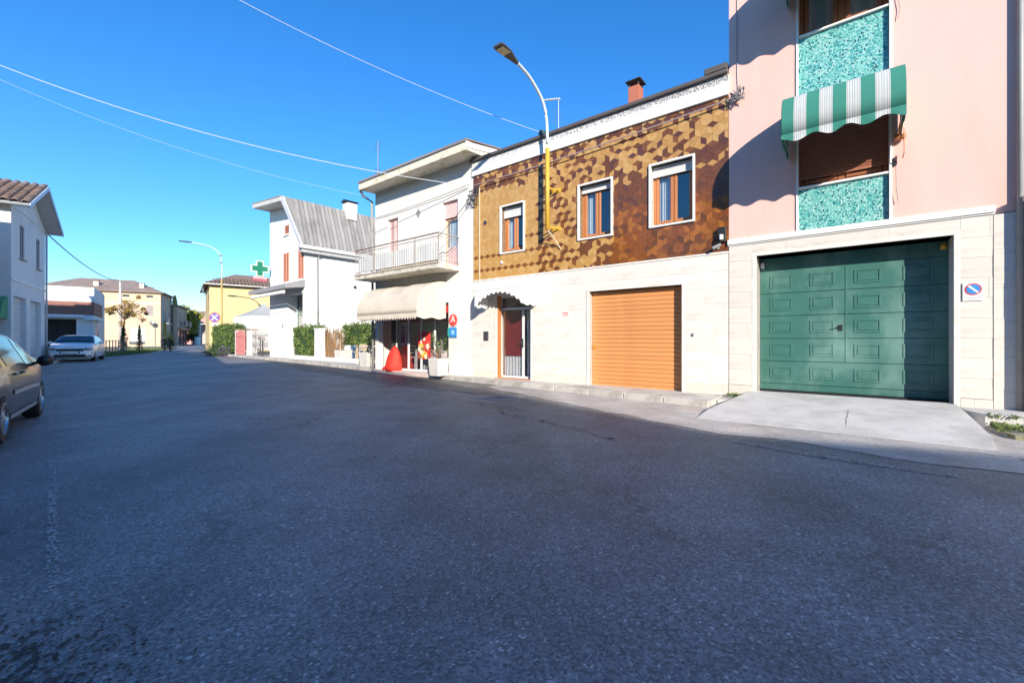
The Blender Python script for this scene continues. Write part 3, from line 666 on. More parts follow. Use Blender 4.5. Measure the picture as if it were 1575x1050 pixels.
MB().box(ent[0] - .07, ent[0], -.025, .02, 0, ent[3]).box(ent[1], ent[1] + .05, -.025, .02, 0, ent[3]).box(ent[0] - .07, ent[1] + .05, -.025, .02, ent[3], ent[3] + .05).build('door_surround', trav_w, bh, bevel=.004)
MB().box(0, BW, -.028, .01, 2.885, 2.925).build('string_course', trav_w, bh, bevel=.004)
# rhombus tiles : three lozenges make a hexagon, every tile its own object up to the limit
ta = [mat('tile_ochre', (.46, .255, .078), .26, .06, 9, rnd_amt=.05), mat('tile_honey', (.50, .295, .105), .26, .06, 9, rnd_amt=.05), mat('tile_tan', (.42, .225, .070), .26, .06, 9, rnd_amt=.05)]
td = [mat('tile_dark_brown', (.125, .046, .018), .22, .12, 9, rnd_amt=.15), mat('tile_umber', (.175, .066, .022), .22, .12, 9, rnd_amt=.15), mat('tile_plum', (.105, .040, .028), .24, .12, 9, rnd_amt=.15)]
to = [mat('tile_red_brown', (.195, .062, .016), .18, .12, 9, rnd_amt=.15), mat('tile_chestnut', (.14, .052, .021), .18, .12, 9, rnd_amt=.15), mat('tile_burnt_orange', (.28, .098, .020), .18, .12, 9, rnd_amt=.15)]
E_ = .128; HX = E_ * math.sqrt(3) / 2; SIDE = E_
from mathutils import noise as mnoise
rt = random.Random(41); tiles = []
z_lo, z_hi = 2.93, 5.96
def tile_class(x, z, o):
    s = x + B0; n = mnoise.noise(Vector((x * .55, z * .75, 3.3))); n2 = mnoise.noise(Vector((x * .8 + 9, z * .9, 1.7)))
    if s > -4.25 + .55 * mnoise.noise(Vector((z * 2.1, x * 1.3, 8.0))) and z < 4.9 + .30 * n2 + (.2 if s > -2.45 else 0):                # dark zone below and between the right windows
        if z < 4.05 + .5 * n: return to[2 if rt.random() < .35 else 0] if rt.random() < .8 else td[0]
        return to[1] if rt.random() < .72 else (td[2] if rt.random() < .5 else ta[2] if z > 4.7 else to[0])
    if s < -6.4 and z < 5.35:                                                     # plain honey area with rows of dark diamonds
        row = round((z - z_lo) / (1.5 * E_))
        if o == 0 and (row in (1, 3) or (row in (5,) and s > -7)) and n2 > -.35: return td[1]
        return ta[1] if rt.random() < .6 else ta[0]
    if s < -4.3 and s > -6.4 and z < 5.2:
        if s > -5.2 and z < 3.6: return to[1] if rt.random() < .45 else rt.choice(ta)
        if o == 0 and rt.random() < .75: return td[0]
        if o == 2 and rt.random() < .40: return td[1]
        return rt.choice(ta)
    p = .25 + .08 * max(0, n) + (.35 if z > 5.78 else 0)
    if s < -6.5 and z > 5.4: p = .55
    if o == 0: p += .16
    return rt.choice(td) if rt.random() < p else rt.choice(ta)
ni = int(BW / (2 * HX)) + 3; nk = int((z_hi - z_lo) / (1.5 * E_)) + 3
for k in range(-1, nk):
    for i in range(-1, ni):
        cx_ = i * 2 * HX + (HX if k % 2 else 0); cz_ = z_lo + k * 1.5 * E_
        hexp = [(E_ * math.sin(R(60 * j)) , E_ * math.cos(R(60 * j))) for j in range(6)]     # pointy top, clockwise from the top
        for o_, ids in ((0, (5, 0, 1)), (1, (1, 2, 3)), (2, (3, 4, 5))):
            lo = [(0, 0)] + [hexp[j] for j in ids]; mx_, mz_ = sum(p[0] for p in lo) / 4, sum(p[1] for p in lo) / 4
            loc = [(mx_ + (p[0] - mx_) * .975, mz_ + (p[1] - mz_) * .975) for p in lo]
            tiles.append((o_, cx_ + mx_, cz_ + mz_, [(p[0] + cx_, p[1] + cz_) for p in loc]))
tiles.sort(key=lambda q: -q[1]); rt.seed(5); cache = {}; rest = MB(); rest_m = ta + td + to; single = 0
for o_, mx_, mz_, p in tiles:
    m_ = tile_class(mx_, mz_, o_); whole = p; q = clip_rect(p, .004, BW - .004, z_lo, z_hi)
    if len(q) < 3: continue
    pieces = [q]
    for w in wins: pieces = [v for u in pieces for v in minus_rect(u, w[0] - .045, w[1] + .045, w[2] - .045, w[3] + .045)]
    pieces = [u for u in pieces if area(u) > .0008]
    for u in pieces:
        dy = -.006 - rt.uniform(0, .002)
        if single < 300:
            single += 1; c3 = (mx_, dy, mz_)
            tl = (rt.uniform(-.006, .006), 0, rt.uniform(-.006, .006))
            if len(pieces) == 1 and abs(area(u) - area(whole)) < 1e-6:
                if (o_, m_.name) not in cache:
                    mb = MB((-mx_, 0, -mz_)).prism([(a, 0, c) for a, c in u], (0, .006, 0)); o = mb.build('tile', m_, bh); cache[o_, m_.name] = o.data
                else: o = link('tile', cache[o_, m_.name], bh)
            else: o = MB((-mx_, 0, -mz_)).prism([(a, 0, c) for a, c in u], (0, .006, 0)).build('tile', m_, bh)
            o.location = c3; o.rotation_euler = (tl[0], 0, 0)
        else:
            i_ = rest_m.index(m_); t0, t1 = rt.uniform(-.0012, .0012), rt.uniform(-.0012, .0012)
            rest.prism([(a, dy + t0 * (a - mx_) / .06 + t1 * (c - mz_) / .06, c) for a, c in u], (0, .006, 0), i_)
stuff(rest.build('small_tiles', rest_m, bh))
# windows with white stone surrounds
for i, w in enumerate(wins):
    MB().frame(w[0] - .04, w[1] + .04, w[2] - .04, w[3] + .04, -.05, .15, .04).build('window_surround', trim_w, bh, bevel=.004)
    casement(bh, w[0], w[1], w[2], w[3], .16, orange_w, 0, (.26, .13, .20)[i])
# parapet: plaster band, pebble-dashed strip, coping
MB().box(-.01, BW, -.06, .25, 5.965, 6.21).build('parapet_band', white_r, bh, bevel=.004)
pb = MB().box(-.01, BW, -.055, .25, 6.212, 6.36).build('pebble_band', white_r, bh)
mb = MB(); r_ = random.Random(9)
for _ in range(5200):
    x, z = r_.uniform(0, BW), 6.215 + .14 * r_.random() ** .8; k = r_.uniform(.004, .011); y = -.0555
    if r_.random() > (.25 + .75 * x / BW): continue
    a = r_.random() * 6
    mb.poly([(x + k * math.cos(a + j * 1.57), y - .004 * (j % 2), z + k * math.sin(a + j * 1.57)) for j in range(4)][::-1], r_.randrange(2))
stuff(mb.build('pebbles', [mat('dark_pebble', (.10, .10, .12), .7, 0), mat('grey_pebble', (.30, .29, .30), .7, 0)], pb))
MB().box(-.06, BW - .0, -.13, .30, 6.362, 6.44).build('coping', gut_dark, bh, bevel=.01)
MB().box(BW - .42, BW - .003, -.14, .28, 6.442, 6.56).build('gutter_end', gut_dark, bh, bevel=.01)
MB().box(XB(-6.30), XB(-6.16), -.12, .12, 6.442, 6.56).build('gutter_outlet', mat('green_outlet', (.03, .09, .08), .5, .1), bh, bevel=.008)
# rooftop chimney
ch = MB().box(XB(-4.44), XB(-4.16), 1.2, 1.5, 6.2, 7.60).build('chimney', mat('brick_red_render', (.42, .14, .09), .85, .1, 4), bh, bevel=.006)
MB().box(XB(-4.50), XB(-4.10), 1.14, 1.56, 7.71, 7.74).box(XB(-4.40), XB(-4.20), 1.25, 1.45, 7.75, 7.80).build('chimney_cap', dark_m, ch, bevel=.01)
b = MB()
for x in (XB(-4.43), XB(-4.20)):
    for y in (1.22, 1.47): b.box(x, x + .03, y, y + .03, 7.6, 7.71)
b.build('cap_post', dark_m, ch)
# roller garage door: every slat a part
rd = MB().box(roll[0], roll[1], .155, .17, 0, roll[3]).build('garage_door', shut_or, bh)
ns = 24; sh = (roll[3] - .075) / ns; me = None
for k in range(ns):
    z = .075 + k * sh
    if me is None:
        mb = MB(); x0, x1 = roll[0] + .012, roll[1] - .012
        mb.prism([(x0, .15, .004), (x0, .142, .010), (x0, .139, sh * .5), (x0, .142, sh - .010), (x0, .15, sh - .004)], (x1 - x0, 0, 0)); o = mb.build('slat', shut_or, rd); me = o.data
    else: o = link('slat', me, rd)
    o.location = (0, rnd.uniform(-.0012, .0012), z)
MB().box(roll[0] + .012, roll[1] - .012, .125, .15, .004, .07).build('bottom_bar', shut_or, rd, bevel=.004)
MB().box(roll[0] + .02, roll[0] + .12, .118, .13, .98, 1.06).build('lock_plate', mat('orange_plate', (.60, .22, .03), .5, .05), rd, bevel=.003)
MB().tube([(roll[0] + .95, .122, .035), (roll[0] + 1.02, .11, .035)], .012, 6).build('pull_ring', dark_m, rd)
# entrance door
ed = MB().frame(ent[0], ent[1], .14, ent[3], .13, .21, .06).box(ent[0] + .06, ent[1] - .06, .14, .20, 2.02, 2.08).box(ent[0] + .78, ent[0] + .84, .14, .20, .2, 2.02).build('entrance_door', alu, bh, bevel=.005)
MB().box(ent[0] + .06, ent[0] + .78, .165, .171, .2, 2.02).box(ent[0] + .84, ent[1] - .06, .165, .171, .2, 2.02).box(ent[0] + .06, ent[1] - .06, .165, .171, 2.08, ent[3] - .06).build('pane', glass_d, ed)
MB().box(ent[0] + .14, ent[0] + .74, .215, .235, .75, 2.0).build('red_blind', red_d, ed)
c = MB(); n = 30; c.grid([[(lin(ent[0] + .08, ent[0] + .76, k / n), .26 + .02 * math.sin(k * 1.3), zz) for k in range(n + 1)] for zz in (.2, .95)]); c.grid([[(lin(ent[0] + .86, ent[1] - .08, k / 12), .26 + .02 * math.sin(k * 1.3), zz) for k in range(13)] for zz in (.2, 2.0)]); c.build('curtain', curtain, ed, smooth=True)
MB().box(ent[0] + .80, ent[0] + .83, .07, .13, 1.1, 1.16).tube([(ent[0] + .815, .07, 1.13), (ent[0] + .72, .065, 1.13)], .01, 6).box(ent[0] + .79, ent[0] + .845, .122, .13, .98, 1.22).build('handle', dark_m, ed)
MB().box(ent[0], ent[0] + .07, .03, .125, .14, ent[3]).build('door_jamb', orange_w, bh)
MB().box(ent[0] - .02, ent[1] + .02, -.10, .5, .0, .14).build('door_step', mat('terracotta_step', (.50, .26, .17), .7, .1, 5), bh, bevel=.006)
MB().box(ent[0], ent[1], .9, .92, .1, ent[3]).build('hall_darkness', dark_in, bh)
# small things on the brown facade
MB().lathe([(.0, -.02), (.055, -.02), (.06, 0), (.06, .0)], 14, (XB(-8.22), -.012, 4.55), axis='y').build('vent_cap', dark_m, bh)
MB().tube([(XB(-8.43), -.03, 5.65), (XB(-8.42), -.03, 2.6)], .012, 6).build('wall_conduit', mat('cream_conduit', (.62, .55, .42), .6, .05), bh)
MB().box(XB(-7.62), XB(-7.56), -.05, -.016, 3.30, 3.37).build('junction_box', white_pl, bh, bevel=.004)
tag(MB((0, 0, 0)).box(-.09, .09, -.022, 0, -.13, .13).box(-.06, .06, -.03, -.022, -.09, .02).build('intercom', [dark_m], None, bevel=.004, loc=tuple(A(-8.18, .017, 1.30)), rot=ROTA), 'dark intercom panel on white stone left of the awninged entrance', 'intercom')
t = thing('door_plate', 'small red-lettered white plate between the entrance and the orange garage', 'plate', tuple(A(-5.55, .02, 1.83)), ROTA)
MB().box(-.11, .11, -.004, 0, -.06, .06).build('plate', white_pl, t); MB().box(-.09, .09, -.006, -.0045, .012, .038).box(-.07, .07, -.006, -.0045, -.04, -.018).build('print', red_s, t)
tag(MB().box(-.02, .02, -.03, 0, -.03, .03).build('key_switch', [steel], None, bevel=.003, loc=tuple(A(-2.52, .018, 1.30)), rot=ROTA), 'little metal key switch right of the orange roller garage', 'switch')
t = thing('security_camera', 'white bullet camera on the wall between orange and green garages', 'camera', tuple(A(-2.06, .02, 3.02)), ROTA)
MB().box(-.03, .03, -.02, 0, -.03, .03).tube([(0, -.02, 0), (0, -.07, -.01)], .012, 6).build('bracket', white_pl, t)
MB().tube([(.07, -.06, .04), (-.07, -.11, -.03)], .032, 10).build('body', mat('grey_plastic', (.25, .25, .26), .4, 0), t, smooth=False, bevel=.004)
t = thing('flood_light', 'dark floodlight with white sensor at the right corner of the tiles', 'lamp', tuple(A(-1.98, .02, 3.22)), ROTA)
MB().box(-.07, .08, -.08, 0, -.12, .17).build('housing', black_pl, t, bevel=.01); MB().box(-.02, .04, -.13, -.08, -.08, .02).build('sensor', white_pl, t, bevel=.006)
# entrance awning
dome_awning('entrance_awning', 'small cream hood awning with frilled edge over the entrance door', -8.10, -6.42, 2.86, 2.52, .56, [white_cl], lambda s: 0, -7.5, .05, 11, sag=.03, fl=.06, squash=2.0, arch=.36)

# ---------------------------------------------------------------- wall lamp on the brown house
lt = thing('street_lamp', 'street lamp with yellow lower pole bracketed to the brown tiled facade', 'street lamp', tuple(A(-5.86, 0, 3.9)), ROTA, 'street lamps')
curve = smooth_line([(0, -.36, 0), (0, -.36, 1.9), (0, -.38, 2.55), (0, -.46, 2.9), (0, -.64, 3.14), (0, -.90, 3.30), (0, -1.18, 3.42), (0, -1.62, 3.50)], 5)
MB().tube([(0, -.36, 0), (0, -.36, 2.0)], .052, 12).build('lower_pole', lamp_yel, lt, smooth=True)
MB().tube([p for p in curve if p.z > 1.99 or p.y < -.37], .035, 12).build('curved_arm', lamp_blue, lt, smooth=True)
hd = MB(); rows = []
for y, z, w_, h_ in ((-1.58, 3.50, .04, .04), (-1.72, 3.515, .065, .04), (-1.92, 3.535, .115, .035), (-2.18, 3.53, .135, .026), (-2.27, 3.525, .12, .018)):
    rows.append([(-w_, y, z - h_), (w_, y, z - h_), (w_, y, z + h_ * .4), (w_ * .5, y, z + h_), (-w_ * .5, y, z + h_), (-w_, y, z + h_ * .4)])
hd.grid(rows, closed=True); hd.poly(rows[0]); hd.poly(rows[-1][::-1]); h = hd.build('lamp_head', mat('lamp_grey', (.07, .07, .08), .5, .05), lt, bevel=.006)
MB().box(-.095, .095, -2.20, -1.95, 3.488, 3.496).build('led_panel', mat('led_panel', (.55, .50, .30), .3, .1, 30), h)
for z in (.06, 1.02):
    MB().tube([(0, -.36, z), (.12, -.02, z + .02)], .02, 8).tube([(0, -.36, z + .1), (-.06, -.02, z + .02)], .02, 8).box(-.1, .17, -.02, -.008, z - .03, z + .07).build('bracket', lamp_yel, lt)
MB().tube([(.0, -.36, .0), (.1, -.12, -.25), (.18, -.02, -.45)], .012, 6).build('feed_cable', mat('cream_conduit', (.62, .55, .42), .6, .05), lt)
# aerial behind the parapet
t = thing('roof_aerial', 'thin aerial mast with a side boom rising behind the brown house parapet', 'aerial', tuple(A(-6.14, -.6, 6.3)), ROTA)
MB().tube([(0, 0, 0), (0, 0, 1.36)], .011, 6).build('mast', steel, t); MB().tube([(.04, 0, 1.33), (-.50, 0, 1.47)], .026, 6).build('boom', lamp_blue, t)
b = MB()
for k in range(5): b.tube([(-.08, -.18, .62 + k * .1), (.08, .18, .62 + k * .1)], .004, 4)
b.build('element', steel, t)
# ---------------------------------------------------------------- white shop house
W0 = -13.60; WW = -8.705 - W0
wh = thing('white_shop_house', 'old white house with long balcony above a beige awninged shop front', 'house', tuple(A(W0)), ROTA)
def XW(s): return s - W0
d1 = (XW(-12.87), XW(-12.27), 3.40, 5.42); d2 = (XW(-10.04), XW(-9.35), 3.40, 5.47); shop = (XW(-13.45), XW(-9.75), .14, 2.35)
b = MB(); holed(b, 0, WW, -.3, 6.5, [(*d1, .16), (*d2, .22), (*shop, .25)]); shell(b, 0, WW, 0, 8.5, -.3, 6.5)
b.poly([(WW + .002, .3, 6.5), (WW + .002, 4.2, 6.5), (WW + .002, 4.2, 7.3)]); b.poly([(WW + .002, 4.2, 6.5), (WW + .002, 8.2, 6.5), (WW + .002, 4.2, 7.3)]); b.build('wall', lilac_w, wh)
# eaves and low pitched roof
b = MB(); b.prism([(-.02, -.66, 6.46), (-.02, 0, 6.50), (-.02, 4.25, 7.35), (-.02, 8.9, 6.5), (-.02, 8.9, 6.62), (-.02, 4.25, 7.50), (-.02, 0, 6.74), (-.02, -.66, 6.72)], (WW + .37, 0, 0)); b.build('roof_slab', mat('stained_eave', (.72, .66, .53), .85, .1, 3, c2=(.50, .45, .31), mix=(.48, .62), mscale=3), wh)
MB().prism([(-.04, -.69, 6.725), (-.04, 4.25, 7.51), (-.04, 8.95, 6.63), (-.04, 8.95, 6.67), (-.04, 4.25, 7.56), (-.04, -.69, 6.76)], (WW + .41, 0, 0)).build('roof', roof_grey, wh)
MB().prism([(WW + .352, -.67, 6.52), (WW + .352, 4.25, 7.37), (WW + .352, 4.25, 7.52), (WW + .352, -.67, 6.67)], (.02, 0, 0)).build('verge_board', trim_w, wh)
MB().box(-.03, WW + .36, -.70, -.662, 6.69, 6.72).build('drip_edge', gut_m, wh)
MB().tube([(-.05, -.58, 6.48), (-.10, -.42, 6.32), (-.06, -.10, 6.2), (-.05, -.06, .1)], .045, 8).build('downpipe', gut_m, wh, smooth=True)
# french doors with faded pink shutters
def shutter_pair(parent, d, y, m, name='shutter', leafs=2):
    for k in range(leafs):
        a = lin(d[0], d[1], k / leafs) + .004; c = lin(d[0], d[1], (k + 1) / leafs) - .004
        s = MB().frame(a, c, d[2] + .01, d[3] - .01, y, y + .04, .05).build(name, m, parent, bevel=.003)
        sl = MB(); z = d[2] + .07
        while z < d[3] - .08: sl.prism([(a + .05, y + .008, z), (a + .05, y + .028, z + .035), (a + .05, y + .034, z + .032), (a + .05, y + .014, z - .003)], (c - a - .1, 0, 0)); z += .05
        sl.build('louvre', m, s)
shutter_pair(wh, (d1[0], d1[1], d1[2], d1[3]), .10, shut_pink)
s2 = MB().box(d2[0], d2[1], .10, .14, 4.98, d2[3]).build('roller_box', shut_pink, wh, bevel=.004)
w = MB().frame(d2[0], d2[1], d2[2], 4.98, .17, .22, .06).build('balcony_door', mat('pale_door_timber', (.55, .38, .26), .5, .1, 6, mz=.3), wh, bevel=.004)
MB().box(d2[0] + .06, d2[1] - .06, .19, .196, d2[2] + .7, 4.92).build('pane', glass_w, w); MB().box(d2[0] + .06, d2[1] - .06, .18, .21, d2[2] + .06, d2[2] + .68).build('door_panel', shut_pink, w)
c = MB(); c.grid([[(lin(d2[0] + .05, d2[1] - .05, k / 16), .28 + .02 * math.sin(k * 1.5), zz) for k in range(17)] for zz in (d2[2] + .6, 4.95)]).build('curtain', curtain, w, smooth=True)
MB().box(d2[0], d2[1], .6, .62, 3.4, 5.4).build('room_darkness', dark_in, w)
MB().prism([(XW(-11.30), -.015, 5.36), (XW(-11.18), -.015, 5.20), (XW(-11.06), -.015, 5.36), (XW(-11.18), -.015, 5.52)], (0, .02, 0)).build('vent_grille', gut_m, wh)
# balcony
bl = MB().box(.02, XW(-9.26), -.86, 0, 3.26, 3.40).build('balcony', mat('stained_balcony', (.60, .56, .48), .85, .1, 3, c2=(.30, .28, .20), mix=(.52, .66), mscale=4, mz=2), wh, bevel=.01)
MB().box(.0, XW(-9.24), -.89, -.80, 3.40, 3.43).build('balcony_edge', conc, bl)
rl = MB(); x0, x1, yf = .06, XW(-9.30), -.82
for z, r in ((4.28, .024), (4.18, .012), (3.50, .012)): rl.tube([(x0, -.01, z), (x0, yf, z), (x1, yf, z), (x1, -.01, z)], r, 8)
for k in range(5): x = lin(x0, x1, k / 4); rl.tube([(x, yf, 3.40), (x, yf, 4.27)], .018, 6)
rl.build('railing', rust_m, bl)
bb = MB(); n = 38
for k in range(n + 1):
    x = lin(x0, x1, k / n); bb.tube([(x, yf, 3.50), (x, yf, 4.18)], .007, 5)
for k in range(1, 8):
    for x in (x0, x1): bb.tube([(x, lin(yf, 0, k / 8), 3.50), (x, lin(yf, 0, k / 8), 4.18)], .007, 5)
stuff(bb.build('railing_bars', steel, bl))
MB().grid([[(lin(x0 + .1, x1 - .05, k / 24), yf + .05 + .01 * math.sin(k * 1.1), z) for k in range(25)] for z in (3.52, 4.02)]).build('balcony_screen', mat('white_mesh_screen', (.62, .62, .60), .9, .08, 3), bl, solid=.006)
MB().box(XW(-12.2), XW(-9.5), -.74, -.66, 3.46, 3.62).build('plank', wood_l, bl)
# shop front
fr = MB(); y0, y1 = .14, .20; fr.frame(shop[0], shop[1], shop[2], shop[3], y0, y1, .06)
cols_ = [lin(shop[0], shop[1], t) for t in (.235, .42, .60, .78)]
for x in cols_: fr.box(x - .03, x + .03, y0, y1, shop[2] + .06, shop[3] - .06)
sf = fr.build('shop_front', alu, wh, bevel=.004)
xs_ = [shop[0] + .06] + cols_ + [shop[1] - .06]
for a, c in zip(xs_[1:], xs_[2:]): MB().box(a + .03, c - .03, .166, .172, shop[2] + .06, shop[3] - .06).build('pane', glass_d, sf)
MB().box(shop[0], shop[1], 1.6, 1.65, 0, 2.6).box(shop[0], shop[1], .3, 1.6, 2.45, 2.5).build('shop_back_wall', mat('pale_shop_wall', (.62, .60, .59), .8, .15, 2), wh)
MB().box(shop[0], shop[1], .26, 3.0, .05, .12).build('shop_floor', mat('pinkish_tile_floor', (.50, .38, .34), .5, .08, 4), wh)
MB().box(shop[0] - .1, shop[1] + .05, -.22, .14, -.05, .135).build('shop_step', mat('pink_stone_step', (.58, .46, .42), .6, .08, 4), wh, bevel=.008)
MB().box(shop[0] + .05, shop[0] + .82, .9, 1.4, .12, 1.95).build('red_cabinet', red_d, wh, bevel=.03)
# dark strip curtain of the shop door
cu = MB()
for k in range(9): x = shop[0] + .64 + k * .03; cu.box(x, x + .016, .12, .128, .3, 2.28)
cu.build('strip_curtain', mat('dark_olive_strips', (.06, .05, .035), .7, .1), sf)
# poster stuck on the glass
po = MB().box(XW(-11.37), XW(-10.77), .150, .160, .55, 1.45).build('poster', red_s, sf)
pz = [mat('poster_yellow', (.75, .52, .10), .6, .1, 12), mat('poster_cream', (.78, .70, .55), .6, .1, 12), mat('poster_brown', (.30, .16, .07), .6, .15, 14), red_d]
mb = MB(); r_ = random.Random(4)
for _ in range(34):
    a, z = r_.uniform(-11.31, -10.83), r_.uniform(.6, 1.0); k = r_.uniform(.03, .10); mb.lathe([(k, -.0005 * _ ), (k * .9, -.0006 - .0005 * _)], 9, (XW(a), .1495, min(z, 1.3)), r_.randrange(3), axis='y')
mb.lathe([(.07, -.022), (.06, -.0225)], 10, (XW(-11.05), .1495, 1.22), 1, axis='y')
mb.build('poster_print', pz, po)
MB().box(XW(-10.75), XW(-10.35), .150, .160, .5, .88).build('poster', mat('pale_red_poster', (.66, .32, .28), .6, .2, 14), sf)
MB().box(XW(-10.28), XW(-9.98), .150, .160, .5, .84).build('poster', mat('pale_poster', (.62, .55, .52), .6, .25, 16), sf)
MB().prism([(XW(-10.6), .130, 2.29), (XW(-9.80), .130, 2.29), (XW(-9.80), .130, 1.98)], (0, .006, 0)).build('window_sticker', red_s, sf)
# the big beige awning
dome_awning('shop_awning', 'large faded beige hood awning with fringed edge over the shop front', -12.95, -9.85, 2.98, 1.98, 1.14, [beige_c], lambda s: 0, -11.4, .07, 26, sag=.045, fl=.12, squash=2.3, wav=.03)
# signs on the wall right of the shop window
t = thing('round_sign', 'round red sign with white rim beside the shop window', 'sign', tuple(A(-9.50, .02, 1.80)), ROTA)
MB().lathe([(.19, -.03), (.19, 0)], 28, (0, 0, 0), axis='y').build('rim', mat('pale_pink_rim', (.75, .45, .42), .5, 0), t); MB().lathe([(.175, -.036), (.175, -.0305)], 28, (0, 0, 0), axis='y').build('face', red_s, t)
MB().prism([(-.02, -.040, .13), (.03, -.040, .13), (.10, -.040, -.07), (.05, -.040, -.07)], (0, .003, 0)).prism([(-.10, -.0405, -.07), (-.045, -.0405, -.07), (.012, -.0405, .10), (-.015, -.0405, .125)], (0, .003, 0)).box(-.06, .07, -.0415, -.0375, -.03, .0).build('emblem', mat('sign_pale_pink', (.8, .55, .52), .5, 0), t)
t = thing('blue_sign', 'small square blue sign hung under the round red sign', 'sign', tuple(A(-9.50, .02, 1.42)), ROTA)
MB().box(-.17, .14, -.03, 0, -.15, .15).build('plate', blue_s, t, bevel=.004); MB().box(-.08, .06, -.034, -.0305, -.07, .07).build('patch', mat('sign_sky_blue', (.25, .5, .8), .5, .1), t); MB().box(-.24, -.175, -.028, -.004, -.12, .14).build('side_strip', teal_s, t)
# aerial on the roof
t = thing('roof_aerial', 'television aerial on the far roof corner of the white shop house', 'aerial', tuple(A(-13.15, .2, 6.62)), ROTA)
MB().tube([(0, 0, 0), (0, 0, 1.6)], .018, 6).build('mast', steel, t); b = MB()
for k in range(6): b.tube([(-.16, 0, .35 + k * .06), (.16, 0, .35 + k * .06)], .008, 4)
for k in range(3): b.tube([(-.22 + .03 * k, 0, 1.3 + k * .12), (.22 - .03 * k, 0, 1.3 + k * .12)], .008, 4)
b.build('element', steel, t)

# ---------------------------------------------------------------- things standing before the shop
def planter(x, w, h, label, seed, plants=True, m=None):
    t = thing('planter', label, 'planter', x, ROTA, 'planters before the shop'); k = w / 2
    mb = MB(); mb.grid([[(-k * .86, -k * .86, 0), (k * .86, -k * .86, 0), (k * .86, k * .86, 0), (-k * .86, k * .86, 0)], [(-k, -k, h), (k, -k, h), (k, k, h), (-k, k, h)], [(-k * .82, -k * .82, h), (k * .82, -k * .82, h), (k * .82, k * .82, h), (-k * .82, k * .82, h)], [(-k * .8, -k * .8, h - .07), (k * .8, -k * .8, h - .07), (k * .8, k * .8, h - .07), (-k * .8, k * .8, h - .07)]], closed=True)
    mb.poly([(-k * .8, -k * .8, h - .07), (k * .8, -k * .8, h - .07), (k * .8, k * .8, h - .07), (-k * .8, k * .8, h - .07)]); mb.build('pot', m or conc_l, t, bevel=.01)
    if plants:
        r = random.Random(seed); st = MB(); tips = []
        for _ in range(9):
            a = r.uniform(0, 6.28); e = Vector((math.cos(a) * r.uniform(.05, .24), math.sin(a) * r.uniform(.05, .24), h + r.uniform(.25, .75))); st.tube([(r.uniform(-.08, .08), r.uniform(-.08, .08), h - .06), (e.x * .5, e.y * .5, lin(h, e.z, .6)), tuple(e)], [.01, .008, .004], 5); tips.append(e)
        st.build('stem', bark, t)
        lf = MB(); lf.leaves(190, lambda r: random.Random(r.random()).choice(tips) * 1 + Vector((r.gauss(0, .07), r.gauss(0, .07), r.gauss(-.06, .1))), .035, seed, 3); lf.build('foliage', [leaf_a, leaf_c, leaf_b], t)
    return t
planter(tuple(A(-9.72, .44, .12)), .44, .52, 'white concrete planter below the round red sign', 3)
planter(tuple(A(-15.5, -1.0, .115)), .62, .56, 'broad pale planter nearest the red bean bag in front of the dining tables', 4, True)
planter(tuple(A(-19.7, -2.3, .115)), .62, .56, 'pale planter beside the cane fence, farther from the shop', 5, True)
t = thing('bean_bag', 'bright red peaked fabric bean bag slumped before the shop door', 'bean bag', tuple(A(-12.45, .06, .12)), ROTA)
mb = MB(); rows = []; n = 20
for i in range(11):
    u = i / 10; z = .98 * u; rad = .36 * (1 - u ** 1.7) ** .62 * (1 if u > .08 else .86) + .015; row = []
    for k in range(n):
        a = 6.283 * k / n; rr_ = rad * (1 + .06 * math.sin(3 * a + 2 * u) + .04 * math.sin(5 * a)); row.append((rr_ * math.cos(a) + .12 * u, rr_ * math.sin(a) * .8, z))
    rows.append(row)
t.scale = (.88, .88, .88)
mb.grid(rows, closed=True).poly(rows[0][::-1]); mb.poly(rows[-1]); mb.build('bag', red_pl, t, smooth=True)
MB().lathe([(0, 0), (.16, .02), (.17, .10), (.08, .17), (0, .18)], 12, (-.38, -.05, 0)).build('loose_end', red_pl, t, smooth=True)
def chair(x, rz, label, m, metal=False, group=None):
    t = thing('chair', label, 'chair', x, rz, group); w = .40
    MB().box(-w / 2, w / 2, -w / 2, w / 2, .44, .465).build('seat', m, t, bevel=.006)
    for sx in (-1, 1):
        for sy in (-1, 1): MB().tube([(sx * w * .46, sy * w * .46, 0), (sx * w * .43, sy * w * .43, .44)], .014, 6).build('leg', m, t)
        MB().tube([(sx * w * .43, w * .45, .46), (sx * w * .43, w * .55, .86)], .014, 6).build('back_post', m, t)
    bk = MB()
    for z in (.60, .72, .84): bk.box(-w * .42, w * .42, w * .5, w * .53, z - .03, z + .03)
    bk.build('backrest', m, t, bevel=.004); return t
def table(x, rz, label, m, L_=1.2, W_=.7, group=None):
    t = thing('table', label, 'table', x, rz, group); n = 6
    for k in range(n): MB().box(-L_ / 2, L_ / 2, lin(-W_ / 2, W_ / 2, k / n) + .004, lin(-W_ / 2, W_ / 2, (k + 1) / n) - .004, .715, .74).build('plank', m, t, bevel=.003)
    for sx in (-1, 1):
        for sy in (-1, 1): MB().box(sx * L_ * .43 - .03, sx * L_ * .43 + .03, sy * W_ * .4 - .03, sy * W_ * .4 + .03, 0, .69).build('leg', m, t, bevel=.003)
    MB().box(-L_ * .43, L_ * .43, -W_ * .4, W_ * .4, .69, .714).build('apron', m, t); return t
table(tuple(A(-16.9, -2.3, .115)), ROTA, 'pale plank table on the right of the fenced dining spot', wood_l, 1.3, .7, 'plank tables outside the shop')
table(tuple(A(-18.9, -3.2, .115)), ROTA, 'pale plank table by the cane fence', wood_l, 1.3, .7, 'plank tables outside the shop')
chair(tuple(A(-18.0, -2.2, .115)), ROTA + .5, 'pale wooden chair turned sideways between the two plank tables', wood_l, group='wooden chairs outside the shop')
